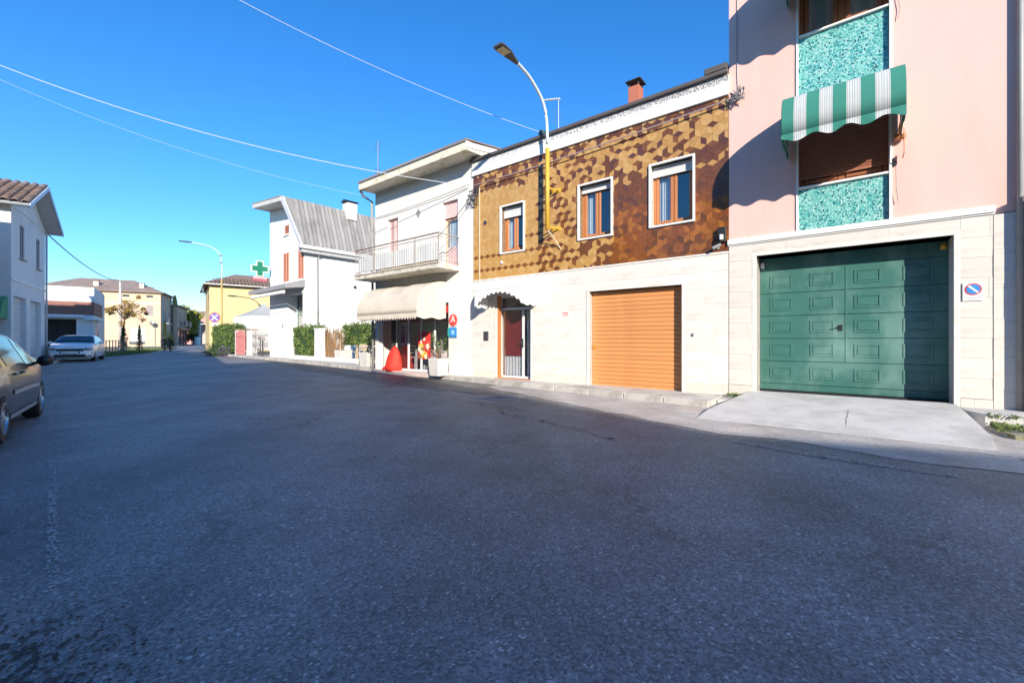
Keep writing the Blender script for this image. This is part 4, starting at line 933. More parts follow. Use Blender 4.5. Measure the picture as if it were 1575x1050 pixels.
chair(tuple(A(-20.3, -3.2, .115)), ROTA - .4, 'pale wooden chair tucked in beside the cane fence', wood_l, group='wooden chairs outside the shop')
chair(tuple(A(-14.3, -.55, .115)), ROTA + 2.2, 'black wire chair left of the red bean bag', dark_m, group='black chairs outside the shop')
chair(tuple(A(-14.9, -1.4, .115)), ROTA + .9, 'black wire chair behind the broad pale planter', dark_m, group='black chairs outside the shop')
t = table(tuple(A(-11.75, -.75, .12)), ROTA, 'white table behind the shop glass under the beige awning', trim_w, .5, .5)
chair(tuple(A(-12.25, -.75, .12)), ROTA + 1.57, 'white chair behind the shop glass on the bean bag side of the white table', trim_w, group='white chairs behind the shop glass')
chair(tuple(A(-11.25, -.75, .12)), ROTA - 1.57, 'white chair behind the shop glass on the poster side of the white table', trim_w, group='white chairs behind the shop glass')

# ---------------------------------------------------------------- pharmacy house, set back from the line
TP = R(49); rP = Vector((math.cos(R(90) - TP) , -math.sin(R(90) - TP), 0)); rP = Vector((math.sin(TP), -math.cos(TP), 0)); ROTP = math.atan2(rP.y, rP.x); nP = Vector((math.cos(TP), math.sin(TP), 0))
PO = Vector((-11.6, 24.0, 0))
def P(x, q=0, z=0): return PO + rP * x - nP * q + Vector((0, 0, z))
ph = thing('pharmacy_house', 'tall white house with a steep grey mansard roof and orange shutters', 'house', tuple(PO), ROTP)
ent2 = (-2.30, -.25, 0, 3.85); sm = (-2.80, -2.10, 7.45, 8.0); sA = (-2.85, -2.08, 4.66, 6.36); sB = (-.78, -.10, 4.66, 6.32)
b = MB(); holed(b, -5.06, 0, -.3, 6.5, [(*ent2, 1.0), (*sA, .12), (*sB, .12)])
# upper gable part narrows under the mansard
holed(b, -5.06, -.95, 6.5, 8.75, [(*sm, .12)])
b.poly([(-5.06, 0, 8.75), (-.95, 0, 8.75), (-.95, 0, 8.93), (-5.06, 0, 9.34)]); b.poly([(-.95, 0, 6.5), (-.30, 0, 6.5), (-.95, 0, 8.75)])
b.poly([(0, 0, -.3), (0, 9, -.3), (0, 9, 6.5), (0, 0, 6.5)]); b.poly([(-5.06, 9, -.3), (-5.06, 0, -.3), (-5.06, 0, 6.5), (-5.06, 9, 6.5)]); b.poly([(-5.06, .0, 6.5), (-5.06, 0, 9.34), (-5.06, 9, 9.34), (-5.06, 9, 6.5)])
b.poly([(0, 9, -.3), (-5.06, 9, -.3), (-5.06, 9, 8.75), (0, 9, 8.75)]); b.build('wall', white_r, ph)
# projecting top hood and the steep corrugated slope on the right side
MB().prism([(-5.2, -.95, 9.34), (-.86, -.95, 8.90), (-.86, -.95, 9.14), (-5.2, -.95, 9.60)], (0, 10.2, 0)).build('top_roof', mat('grey_soffit', (.55, .53, .50), .8, .1, 2), ph, bevel=.01)
MB().prism([(-5.25, -.97, 9.61), (-.84, -.97, 9.15), (-.84, -.97, 9.20), (-5.25, -.97, 9.66)], (0, 10.3, 0)).build('roof_edge', gut_m, ph)
# right mansard cheek: fascia seen at the front plus sheets
MB().prism([(-.86, -.95, 8.96), (.10, -.32, 6.42), (.32, -.32, 6.42), (-.62, -.95, 9.12)], (0, .10, 0)).build('mansard_fascia', mat('blue_grey_fascia', (.50, .52, .58), .6, .05), ph)
ms = MB().prism([(-.80, -.70, 9.10), (.20, -.30, 6.42), (.20, 9, 6.42), (-.80, 9, 9.10)], (-.05, 0, 0)).build('mansard_slope', sheet_g, ph)
for tier in range(2):
    ua, ub = (0, .5) if tier else (.49, 1)
    for k in range(19):
        y0, y1 = -.28 + k * .49, -.28 + (k + 1) * .49 - .012; mb = MB(); rows = []
        for u in (ua, ub):
            x, z = lin(-.74, .27, u), lin(9.14, 6.44, u); d = .012 if tier else .026; row = []
            for j in range(9):
                f = j / 8; h_ = .055 * (0 if f < .12 or f > .88 else 1 if .22 < f < .5 else .25)
                yy = lin(y0, y1, f) - (.38 * (1 - u) if k == 0 and j == 0 else 0)
                row.append((x + (d + h_) * .93, yy, z + (d + h_) * .35))
            rows.append(row)
        mb.grid(rows[::-1]); mb.build('roof_sheet', sheet_g, ph, solid=.006)
MB().box(.10, .46, -.42, 9, 6.20, 6.42).build('eave_gutter', mat('pale_gutter', (.58, .56, .52), .6, .08), ph, bevel=.03)
MB().box(-.0, .34, -.30, 9, 6.02, 6.20).build('soffit', mat('grey_shade_soffit', (.42, .42, .42), .8, .1), ph)
MB().tube([(.34, .75, 6.2), (.30, .72, 6.0), (.06, .71, 5.82), (.06, .71, .1)], .055, 10).build('downpipe', gut_m, ph, smooth=True)
cp = MB().box(-1.0, -.4, 2.75, 3.4, 8.6, 9.62).build('chimney', white_old, ph, bevel=.008); MB().prism([(-1.1, 2.65, 9.72), (-.7, 2.65, 9.86), (-.3, 2.65, 9.72)], (0, .85, 0)).box(-.98, -.42, 2.77, 3.38, 9.62, 9.72).build('chimney_cap', dark_m, cp)
shutter_pair(ph, sA, -.03, shut_red); shutter_pair(ph, sB, -.03, shut_red); shutter_pair(ph, sm, .02, shut_red, leafs=1)
MB().box(sm[0] - .06, sm[1] + .06, -.08, .02, 7.38, 7.45).build('window_sill', trim_w, ph)
# canopy over the pharmacy entrance
cn = MB().prism([(-5.6, -.02, 4.12), (-5.6, -1.05, 3.98), (-5.6, -1.05, 4.22), (-5.6, -.02, 4.55)], (5.66, 0, 0)).build('canopy', mat('grey_canopy', (.30, .29, .29), .6, .1), ph, bevel=.01)
MB().box(-5.2, -.3, -1.02, -.9, 3.72, 3.90).build('awning_cassette', trim_w, cn, bevel=.03)
en = MB().frame(ent2[0], ent2[1], .11, ent2[3], .55, .62, .07).box(ent2[0] + .07, ent2[1] - .07, .56, .61, 2.75, 2.85).box(-1.30, -1.22, .56, .61, .18, 2.75).build('entrance_glazing', mat('green_grey_frame', (.16, .26, .26), .4, .05), ph, bevel=.005)
MB().box(ent2[0] + .07, ent2[1] - .07, .58, .587, .18, 2.75).box(ent2[0] + .07, ent2[1] - .07, .58, .587, 2.85, ent2[3] - .07).build('pane', glass_d, en)
MB().box(ent2[0], ent2[1], 2.5, 2.55, .0, 3.9).build('interior_wall', dim_in, en); MB().box(ent2[0] + .1, ent2[1] - .2, .9, 1.5, .1, 1.3).build('counter', alu, en)
MB().lathe([(.0, 0), (.10, 0), (.09, .05), (0, .06)], 12, (.03, 3.0, 4.4), axis='x').build('wall_vent', dark_m, ph)
MB().box(-3.0, -2.95, -.03, 0, 1.9, 2.1).build('lamp_bracket', dark_m, ph)
# green cross, facing along the street
cr = thing('pharmacy_cross', 'green pharmacy cross with white rim projecting from the white mansard house', 'sign', tuple(P(-4.55, .0, 5.55)), ROTP)
def cross(r, w, x0, x1, c):
    pts = [(-w, -r), (w, -r), (w, -w), (r, -w), (r, w), (w, w), (w, r), (-w, r), (-w, w), (-r, w), (-r, -w), (-w, -w)]
    return [(x0, c[0] + a, c[1] + b_) for a, b_ in pts]
cc = (-.95, 0)
MB().prism(cross(.60, .25, -.09, .09, cc), (.18, 0, 0)).build('case', white_pl, cr, bevel=.006)
for s_ in (-1, 1): MB().prism(cross(.545, .195, .092 * s_, 0, cc), (.008 * s_, 0, 0)).build('face', cross_g, cr)
for y in (-.5, -.2): MB().tube([(0, y + .2, .1), (0, 0.0, .1)], .03, 8).build('arm', steel, cr)
MB().box(-.10, .10, -1.45, -.45, -.98, -.62).build('box_sign', mat('plum_sign', (.36, .10, .13), .5, .08), cr, bevel=.01)
MB().box(-.112, .112, -1.42, -.48, -.74, -.68).build('box_sign_rim', white_pl, cr)
cr.scale = (.8, .8, .8)
# ---------------------------------------------------------------- garden fronts along the bend
def hedge(name, label, x0, x1, y0, y1, z0, z1, frame_fn, rot, n, seed, leafm, size=.06, group=None):
    c = frame_fn((x0 + x1) / 2, 0, 0); t = thing(name, label, 'hedge', tuple(frame_fn(x0, -y0, z0)), rot, group); w, d, h = x1 - x0, y1 - y0, z1 - z0
    core = MB(); r = random.Random(seed); nx = max(2, int(w / .3))
    core.box(.10, w - .10, .10, d - .10, .0, h - .10); core.build('core', leaf_c, t)
    def smp(r):
        f = r.random(); a = r.uniform(0, w); z = r.uniform(0, h); dd = abs(r.gauss(0, .05)); lump = .07 * math.sin(a * 4.3 + z * 3) + .06 * math.sin(z * 6.1 + a * 2.3) + .03 * math.sin(a * 13)
        if f < .55: return (a, .05 + dd + lump, z)
        if f < .80: return (a, r.uniform(0, d), h - .05 + lump - dd + (.22 * r.random() ** 4))
        if f < .92: return (r.choice([.04 + dd, w - .04 - dd]), r.uniform(0, d), z)
        return (a, d - dd, z)
    lf = MB(); lf.leaves(n, smp, size, seed, len(leafm)); lf.build('foliage', leafm, t)
    st = MB(); 
    for k in range(nx): x = lin(.15, w - .15, k / max(1, nx - 1)); st.tube([(x, d / 2, 0), (x + .03, d / 2, h * .6)], .02, 5)
    st.build('stem', bark, t); return t
def H(x, q=0, z=0): return P(x, q, z)
hedge('hedge', 'clipped green hedge between the white pharmacy pier and the white gate pillar', -1.0, 1.80, -.25, .45, .3, 1.85, H, ROTP, 5200, 21, [leaf_a, leaf_b, leaf_a, leaf_c])
hedge('hedge', 'loose climbing hedge above the cane fence behind the dining tables', 2.45, 8.4, .9, 1.6, .9, 1.95, H, ROTP, 5200, 22, [leaf_a, leaf_b, leaf_c], .065)
t = thing('gate_pillar', 'square white pillar between the clipped hedge and the cane fence', 'pillar', tuple(P(1.86, .30, .1)), ROTP); MB().box(0, .62, -.0, .42, -.1, 1.62).build('shaft', white_old, t, bevel=.008); MB().box(-.03, .65, -.03, .45, 1.62, 1.69).build('cap', trim_w, t, bevel=.008)
t = thing('garden_pier', 'flat white pier at the left end of the clipped hedge', 'pillar', tuple(P(-1.40, .35, .1)), ROTP); MB().box(0, .34, 0, .35, -.1, 1.75).build('shaft', white_old, t, bevel=.008)
MB().box(-.02, .36, -.02, .37, 1.75, 1.80).build('cap', trim_w, t, bevel=.006)
t = thing('low_wall', 'low pale wall running under the clipped hedge and cane fence', 'wall', tuple(P(-1.05, .32, .1)), ROTP); MB().box(0, 2.88, .0, .25, -.1, .22).box(3.56, 7.0, 0, .25, -.1, .20).build('wall', white_old, t, bevel=.01)
t = thing('cane_fence', 'brown cane fence with ragged tops right of the white pillar', 'fence', tuple(P(2.52, .05, .28)), ROTP)
r_ = random.Random(6); mes = [MB().tube([(0, 0, 0), (.012, .01, .6), (-.006, 0, 1.25 + .12 * k)], [.017, .016, .012], 6).build('cane', bamboo, t) for k in range(3)]
for o in mes: o.location = (r_.uniform(0, 1.8), r_.uniform(0, .05), 0)
for k in range(62):
    o = link('cane', mes[k % 3].data, t); o.location = (k * .030 + r_.uniform(-.01, .01), r_.uniform(-.03, .06), 0); o.rotation_euler = (r_.gauss(0, .02), r_.gauss(0, .045), r_.uniform(0, 6))
MB().box(0, 1.9, .06, .075, .35, .38).box(0, 1.9, .06, .075, .95, .98).build('rail', bark, t)
# pier, iron gate, pink gate and pillars left of the pharmacy
t = thing('iron_gate', 'dark wrought iron gate with spear tips left of the pharmacy house', 'gate', tuple(P(-8.05, .05, .1)), ROTP); iron = mat('dark_grey_iron', (.13, .125, .12), .5, .1, 6)
for k in range(17):
    x = .06 + k * .175; MB().tube([(x, 0, .05), (x, 0, 1.62 + .10 * (k % 2)), (x, 0, 1.72 + .10 * (k % 2))], [.014, .014, .003], 6).build('bar', iron, t)
MB().box(0, 2.95, -.015, .015, .12, .16).box(0, 2.95, -.015, .015, 1.35, 1.39).build('rail', iron, t)
b = MB()
for k in range(8):
    x = .2 + k * .35; b.tube([(x + .10 * math.cos(a / 8 * 6.28), 0, .75 + .16 * math.sin(a / 8 * 6.28)) for a in range(9)], .01, 5)
b.build('scroll', iron, t)
t = thing('letter_box', 'dark metal letter box on thin legs before the iron gate', 'letter box', tuple(P(-5.75, .25, .1)), ROTP); MB().box(-.3, .3, -.1, .12, 1.05, 1.28).build('box', rust_m, t, bevel=.01); MB().tube([(-.22, 0, 0), (-.22, 0, 1.05)], .03, 6).build('leg', dark_m, t); MB().tube([(.22, 0, 0), (.22, 0, 1.05)], .045, 6).build('leg', dark_m, t)
for x, lab in ((-8.85, 'white fence pillar between the iron gate and the pink gate'), (-11.25, 'white fence pillar at the far end of the pink gate')):
    t = thing('gate_pillar', lab, 'pillar', tuple(P(x, .15, .1)), ROTP, 'white pillars left of the pharmacy'); MB().box(0, .72 if x > -10 else .5, 0, .45, -.1, 1.75).build('shaft', white_old, t, bevel=.008); MB().box(-.04, .76 if x > -10 else .54, -.04, .49, 1.75, 1.83).build('cap', roof_tile, t, bevel=.01)
t = thing('pink_gate', 'faded pink panelled gate between two white pillars', 'gate', tuple(P(-10.72, .25, .15)), ROTP)
for k in range(5): MB().box(k * .372, k * .372 + .362, 0, .04, 0, 1.55 + .12 * math.sin((k + .5) / 5 * 3.14)).build('board', mat('faded_pink_paint', (.60, .22, .20), .7, .08, 4), t, bevel=.004)
MB().box(0, 1.86, -.03, -.002, .25, .33).box(0, 1.86, -.03, -.002, 1.25, 1.33).build('rail', mat('faded_pink_paint', (.6, .22, .2)), t)
# white gazebo
gz = thing('gazebo_tent', 'white gazebo tent with peaked roof in the garden left of the pharmacy', 'tent', tuple(P(-14.5, -2.9, .05)), ROTP)
for sx in (-1, 1):
    for sy in (-1, 1): MB().tube([(sx * 1.65, sy * 1.6, 0), (sx * 1.65, sy * 1.6, 3.0)], .04, 8).build('pole', alu, gz)
rows = []
for u in (0, .15, .35, .6, .85, 1): k = (1 - u) ** 1.5; rows.append([(sx * 1.75 * k, sy * 1.7 * k, 3.0 + 1.2 * u) for sx, sy in ((-1, -1), (-.33, -1), (.33, -1), (1, -1), (1, -.33), (1, .33), (1, 1), (.33, 1), (-.33, 1), (-1, 1), (-1, .33), (-1, -.33))])
MB().grid(rows, closed=True).build('roof_cloth', mat('shaded_tent_cloth', (.40, .40, .39), .85, .05, 2), gz, solid=.01)  # white roof cloth greyed, its shade put into the colour
v = MB(); v.grid([[(lin(-1.75, 1.75, k / 40), -1.7 + .01 * math.sin(k), z) for k in range(41)] for z in (.3, 3.01)]).grid([[(1.75, lin(-1.7, 1.7, k / 30) , z) for k in range(31)] for z in (.3, 3.01)]).grid([[(-1.75, lin(1.7, -1.7, k / 30) , z) for k in range(31)] for z in (2.6, 3.01)]); v.build('side_cloth', white_cl, gz, solid=.01)
hedge('ivy_hedge', 'tall ivy hedge standing against the yellow house behind the round sign', -17.2, -12.4, -.1, .9, .0, 2.25, H, ROTP, 6500, 23, [leaf_a, leaf_b, leaf_a, leaf_c], .08)
r_ = random.Random(1)
t = thing('flower_pots', 'purple flowering shrub at the foot of the white pillar and pink gate', 'shrub', tuple(P(-11.5, .75, .1)), ROTP); lf = MB(); lf.leaves(420, lambda r: (r.gauss(0, .28), r.gauss(0, .2), abs(r.gauss(.28, .2))), .06, 3, 3); lf.build('foliage', [leaf_a, leaf_c, mat('purple_flower', (.16, .08, .30), .7, .1)], t); t['category'] = 'shrub'
t.name = 'flowering_shrub'
t = thing('dark_shrub', 'round dark shrub in front of the ivy hedge near the sign post', 'shrub', tuple(P(-13.4, .75, .0)), ROTP); lf = MB(); lf.leaves(1100, lambda r: (r.gauss(0, .75), r.gauss(0, .3), abs(r.gauss(.32, .28))), .08, 4, 2); lf.build('foliage', [leaf_c, conif], t); t.name = 'low_shrub'
# traffic sign
sx_, sy_ = -26.3, 38.0
ts = thing('traffic_sign', 'round violet rimmed road sign with blue quarters on a white post by the ivy hedge', 'road sign', (sx_, sy_, 0), R(8)); MB().tube([(0, 0, 0), (0, 0, 3.6)], .05, 8).build('post', mat('white_post', (.72, .73, .72), .4, .04), ts, smooth=True)
MB().lathe([(.45, -.07), (.45, -.055)], 32, (0, 0, 3.15), axis='y').build('rim', mat('violet_red_rim', (.36, .07, .16), .5, .03), ts); MB().lathe([(.36, -.078), (.36, -.071)], 32, (0, 0, 3.15), axis='y').build('disc', mat('violet_blue_sign', (.13, .12, .38), .4, 0), ts)
b = MB()
for a in (45, 135): c, s = math.cos(R(a)), math.sin(R(a)); b.prism([(.36 * c - .05 * s, -.0825 - a * 1e-5, 3.15 + .36 * s + .05 * c), (.36 * c + .05 * s, -.0825 - a * 1e-5, 3.15 + .36 * s - .05 * c), (-.36 * c + .05 * s, -.0825 - a * 1e-5, 3.15 - .36 * s - .05 * c), (-.36 * c - .05 * s, -.0825 - a * 1e-5, 3.15 - .36 * s + .05 * c)], (0, .003, 0))
b.lathe([(.09, -.087), (.09, -.084)], 16, (0, 0, 3.15), axis='y'); b.build('cross_bars', mat('pale_lilac_bars', (.62, .52, .62), .5, .03), ts)
MB().box(-.28, .28, -.07, -.058, 2.42, 2.64).build('plate', white_pl, ts, bevel=.006)
# second street lamp
l2 = thing('street_lamp', 'tall street lamp with curved arm rising in front of the yellow house', 'street lamp', (-24.35, 36.0, 0), R(-52), 'street lamps')
MB().tube([(0, 0, 0), (0, 0, 6.2)], .07, 12).build('lower_pole', mat('dull_yellow_paint', (.42, .31, .10), .6, .06, 5), l2, smooth=True)
cv = smooth_line([(0, 0, 6.2), (0, 0, 7.7), (0, -.22, 8.45), (0, -.75, 8.85), (0, -1.4, 9.0), (0, -2.1, 9.05)], 5); MB().tube(cv, .042, 10).build('curved_arm', lamp_blue, l2, smooth=True)
hd = MB(); rows = []
for y, w_, h_ in ((-2.0, .04, .04), (-2.2, .09, .045), (-2.5, .13, .04), (-2.85, .14, .025)): rows.append([(-w_, y, 9.07 - h_), (w_, y, 9.07 - h_), (w_, y, 9.07 + h_), (-w_, y, 9.07 + h_)])
hd.grid(rows, closed=True); hd.poly(rows[0]); hd.poly(rows[-1][::-1]); hd.build('lamp_head', MATS['lamp_grey'], l2, bevel=.01)
for z in (7.6, 8.2): MB().box(-.06, .14, -.18, .02, z, z + .12).build('clamp', gut_m, l2, bevel=.01)
# ---------------------------------------------------------------- generic building bits for the farther houses
def pitched(parent, x0, x1, y0, y1, z, rise, over, m, axis='x', th=.14, hip=0.):
    """two-pitch roof slab; ridge along x or y, optional hipped ends"""
    if axis == 'x':
        ym = (y0 + y1) / 2; k = rise / (ym - y0); zo = z - k * over; a, b_ = x0 - over, x1 + over
        P_ = [(a, y0 - over, zo), (b_, y0 - over, zo), (b_ - hip, ym, z + rise), (a + hip, ym, z + rise), (b_, y1 + over, zo), (a, y1 + over, zo)]
    mb = MB()
    F = [(0, 1, 2, 3), (3, 2, 4, 5)] + ([(1, 4, 2), (5, 0, 3)] if hip else [])
    top = [Vector(p) + Vector((0, 0, th)) for p in P_]
    for f in F: mb.poly([top[i] for i in f]); mb.poly([P_[i] for i in f][::-1])
    if not hip:
        for f in ((1, 2), (2, 4), (3, 0), (5, 3)): mb.poly([P_[f[0]], P_[f[1]], top[f[1]], top[f[0]]])
    else:
        for f in ((1, 4), (5, 0)): mb.poly([P_[f[0]], P_[f[1]], top[f[1]], top[f[0]]])
    for f in ((0, 1), (4, 5)): mb.poly([P_[f[0]], P_[f[1]], top[f[1]], top[f[0]]])
    return mb.build('roof', m, parent)
def tile_rows(parent, p0, du, dv, nu, nv, m, w, l):
    """barrel tiles laid on a slope: p0 corner at the eave, du along the eave, dv up the slope (unit vectors)"""
    n = du.cross(dv).normalized(); mb = MB()
    for a in range(5): pass
    prof = [(-.5, 0), (-.32, .55), (0, .8), (.32, .55), (.5, 0)]; rows = [[tuple(du * (c * w) + n * (h * w * .45) + dv * t - n * (0 if t == 0 else .02)) for c, h in prof] for t in (0, l * 1.08)]
    me = None
    for j in range(nv):
        for i in range(nu):
            if me is None: o = MB().grid(rows).build('roof_tile', m, parent); me = o.data
            else: o = link('roof_tile', me, parent)
            o.location = p0 + du * ((i + .5) * w) + dv * (j * l) + n * .02
def flat_window(parent, x0, x1, z0, z1, y=0., fm=trim_w, depth=.12, name='window', pm=None, sill=True, bars=1):
    o = MB().frame(x0, x1, z0, z1, y + depth - .05, y + depth, .06).build(name, fm, parent)
    MB().box(x0 + .06, x1 - .06, y + depth - .03, y + depth - .02, z0 + .06, z1 - .06).build('pane', pm or glass_far, o)
    if bars: MB().box((x0 + x1) / 2 - .03, (x0 + x1) / 2 + .03, y + depth - .06, y + depth - .01, z0 + .06, z1 - .06).build('mullion', fm, o)
    if sill: MB().box(x0 - .06, x1 + .06, y - .06, y + depth - .05, z0 - .05, z0).build('sill', trim_w, o)
    return o
def plain_shutter(parent, x0, x1, z0, z1, m, y=-.03, rows_=0):
    o = MB().frame(x0, x1, z0, z1, y, y + .05, .06).box((x0 + x1) / 2 - .02, (x0 + x1) / 2 + .02, y, y + .05, z0 + .06, z1 - .06).build('shutter', m, parent)
    l = MB(); z = z0 + .08
    while z < z1 - .1: l.prism([(x0 + .06, y + .01, z), (x0 + .06, y + .03, z + .06), (x0 + .06, y + .038, z + .05), (x0 + .06, y + .018, z - .01)], (x1 - x0 - .12, 0, 0)); z += .085
    l.build('louvre', m, o); return o

# ---------------------------------------------------------------- left gabled house (gable end to the street)
LO = Vector((-21.6, 18.5, 0)); rL = Vector((-.61, .792, 0)).normalized(); ROTL = math.atan2(rL.y, rL.x); nL = Vector((-rL.y, rL.x, 0))     # nL points into the house
lh = thing('gabled_house', 'white gable-fronted house with two shuttered garages at the left edge', 'house', tuple(LO), ROTL)
Lw = 5.8; lg = [(.35, 2.30, 0, 3.12), (3.0, 4.95, 0, 3.10)]; lw_ = [(1.25, 1.98, 4.90, 6.42), (4.05, 4.75, 4.80, 6.32)]
b = MB(); holed(b, 0, Lw, -.3, 7.1, [(*g_, .20) for g_ in lg] + [(*q, .14) for q in lw_]); b.poly([(0, 0, 7.1), (Lw, 0, 7.1), (Lw / 2, 0, 8.55)])
b.poly([(Lw, 0, -.3), (Lw, 11, -.3), (Lw, 11, 7.1), (Lw, 0, 7.1)]); b.poly([(0, 11, -.3), (0, 0, -.3), (0, 0, 7.1), (0, 11, 7.1)]); b.poly([(Lw, 11, -.3), (0, 11, -.3), (0, 11, 7.1), (Lw, 11, 7.1)]); b.poly([(Lw, 11, 7.1), (0, 11, 7.1), (Lw / 2, 11, 8.55)])
b.build('wall', mat('lilac_white_render', (.76, .735, .715), .88, .06, 1.2, .2, 80, c2=(.63, .61, .60), mix=(.52, .75), mscale=.8, mz=.5), lh)
k = 1.45 / (Lw / 2); yo = -.62
for sgn in (-1, 1):
    xe = Lw / 2 + sgn * (Lw / 2 + .42); ze = 8.55 - k * (Lw / 2 + .42)
    MB().prism([(Lw / 2, yo, 8.57), (xe, yo, ze + .02), (xe, yo, ze + .16), (Lw / 2, yo, 8.73)], (0, 11.9, 0)).build('roof_slab', mat('grey_soffit', (.55, .53, .50)), lh)
    MB().prism([(Lw / 2, yo - .03, 8.54), (xe, yo - .03, ze - .02), (xe, yo - .03, ze + .18), (Lw / 2, yo - .03, 8.75)], (0, .028, 0)).build('verge_board', mat('blue_white_board', (.55, .62, .72), .5, .05), lh)
du, dv = Vector((0, 1, 0)), Vector((1, 0, k)).normalized(); p0 = Vector((-.44, yo, 8.55 - k * (Lw / 2 + .42) + .16))
me = None; n_ = Vector((-k, 0, 1)).normalized()
prof = [(-.5, 0), (-.3, .6), (0, .85), (.3, .6), (.5, 0)]; w_, l_ = .30, .42
for j in range(9):
    for i in range(22):
        if me is None:
            rows = [[tuple(Vector((0, c * w_, 0)) + n_ * (h * w_ * .42) + dv * t - n_ * (.0 if t == 0 else .025)) for c, h in prof] for t in (0, l_ * 1.06)]; o = MB().grid(rows).build('roof_tile', roof_tile, lh); me = o.data
        else: o = link('roof_tile', me, lh)
        o.location = p0 + Vector((0, (i + .5) * w_, 0)) + dv * (j * l_) + n_ * .03; o.rotation_euler = (0, rnd.uniform(-.02, .02), rnd.uniform(-.03, .03))
MB().tube([(-.52, yo, p0.z - .08), (-.52, 11, p0.z - .08)], .07, 8).build('gutter', mat('pale_gutter', (.58, .56, .52)), lh, smooth=True)
for z, h_ in ((7.0, .06), (3.78, .07)): MB().box(-.02, Lw + .02, -.04, .0 - .001, z, z + h_).build('string_course', trim_w, lh)
for g_ in lg:
    gdo = MB().box(g_[0], g_[1], .18, .199, 0, g_[3]).build('garage_door', shut_w, lh); me2 = None; n = 26; h_ = g_[3] / n
    for q in range(n):
        if me2 is None: o = MB().prism([(g_[0] + .01, .18, .005), (g_[0] + .01, .160, h_ * .3), (g_[0] + .01, .160, h_ * .7), (g_[0] + .01, .18, h_ - .005)], (g_[1] - g_[0] - .02, 0, 0)).build('slat', shut_w, gdo); me2 = o.data
        else: o = link('slat', me2, gdo)
        o.location = (0, 0, q * h_)
for q in lw_: plain_shutter(lh, q[0], q[1], q[2], q[3], shut_grey, .03); MB().box(q[0] - .06, q[1] + .06, -.10, .03, q[2] - .07, q[2]).build('window_sill', conc, lh)
MB().tube([(Lw + .05, -.05, 7.0), (Lw + .05, -.05, .1)], .045, 8).build('downpipe', mat('pale_gutter', (.58, .56, .52)), lh, smooth=True)
bl = MB().box(-1.0, -.01, 1.3, 6.0, 3.95, 4.12).build('balcony', conc, lh)
rl = MB()
for q in range(28): rl.tube([(-.95, 1.35 + q * .17, 4.12), (-.95, 1.35 + q * .17, 5.1)], .012, 5)
rl.tube([(-.95, 1.3, 5.12), (-.95, 6, 5.12)], .03, 6); rl.build('railing', steel, bl)
ch = MB().box(1.0, 1.5, 5.2, 5.8, 8.0, 9.9).build('chimney', mat('brick_red_render', (.42, .14, .09)), lh); MB().box(.9, 1.6, 5.1, 5.9, 9.9, 10.0).build('chimney_cap', dark_m, ch)
t = thing('green_awning', 'plain green shop awning at the near corner of the gabled house', 'awning', tuple(LO + nL * .1 + Vector((0, 0, 2.1))), math.atan2(nL.y, nL.x) - math.pi)
MB().grid([[(-4.0, -.02, .95), (0, -.02, .95)], [(-4.0, -.55, .72), (0, -.55, .72)], [(-4.0, -.95, .18), (0, -.95, .18)], [(-4.0, -1.0, -.02), (0, -1.0, -.02)]][::-1]).poly([(0, -.02, .95), (0, -.55, .72), (0, -.95, .18), (0, -1.0, -.02), (0, -.02, 0)]).build('cover', mat('mid_green_cloth', (.08, .30, .14), .85, .06), t, solid=.01)
MB().tube([(-4.0, -.98, 0), (0, -.98, 0)], .02, 6).build('frame', steel, t)

# ---------------------------------------------------------------- low white building with a dark garage
WO = Vector((-30.5, 31.25, 0)); rW = Vector((.792, .61, 0)).normalized(); ROTW = math.atan2(rW.y, rW.x)
wb = thing('low_white_building', 'low flat white building with brown band and dark garage mouth behind the white car', 'building', tuple(WO), ROTW)
gh = (-3.4, -.82, 0, 2.5)
b = MB(); holed(b, -9, 0, -.3, 4.6, [(*gh, 1.2)]); shell(b, -9, 0, 0, 5.5, -.3, 4.6); b.build('wall', white_old, wb)
MB().box(-9.05, .06, -.06, 3.9, 3.68, 4.68).build('parapet_band', white_r, wb, bevel=.02)
MB().box(-9.04, .05, -.045, 3.8, 2.80, 3.675).build('brown_band', mat('red_brown_band', (.26, .12, .09), .8, .12, 2), wb, bevel=.01)
MB().box(-9.1, -.42, -.32, .0, 2.60, 2.79).build('garage_lintel', trim_w, wb, bevel=.02); MB().box(-.40, .30, -.30, 2.4, 2.44, 2.56).build('porch_slab', trim_w, wb, bevel=.02)
gdo = MB().box(gh[0], gh[1], 1.1, 1.15, 0, gh[3]).build('garage_door', mat('near_black_brown', (.035, .022, .022), .6, .2, 3), wb)
for q in range(5): MB().box(gh[0] + .05 + q * .51, gh[0] + .52 + q * .51, 1.08, 1.10, .1, 2.4).build('door_board', MATS['near_black_brown'], gdo)
o = MB().frame(1.4, 2.2, 1.0, 2.2, -.03, .01, .06).build('window', trim_w, wb, rot=(0, 0, 0)); o.rotation_euler = (0, 0, R(90)); o.location = (.0, .0, 0)
MB().box(1.46, 2.14, -.02, -.005, 1.06, 2.14).build('pane', glass_far, o)

wb.scale = (1.06, 1.06, 1.06)

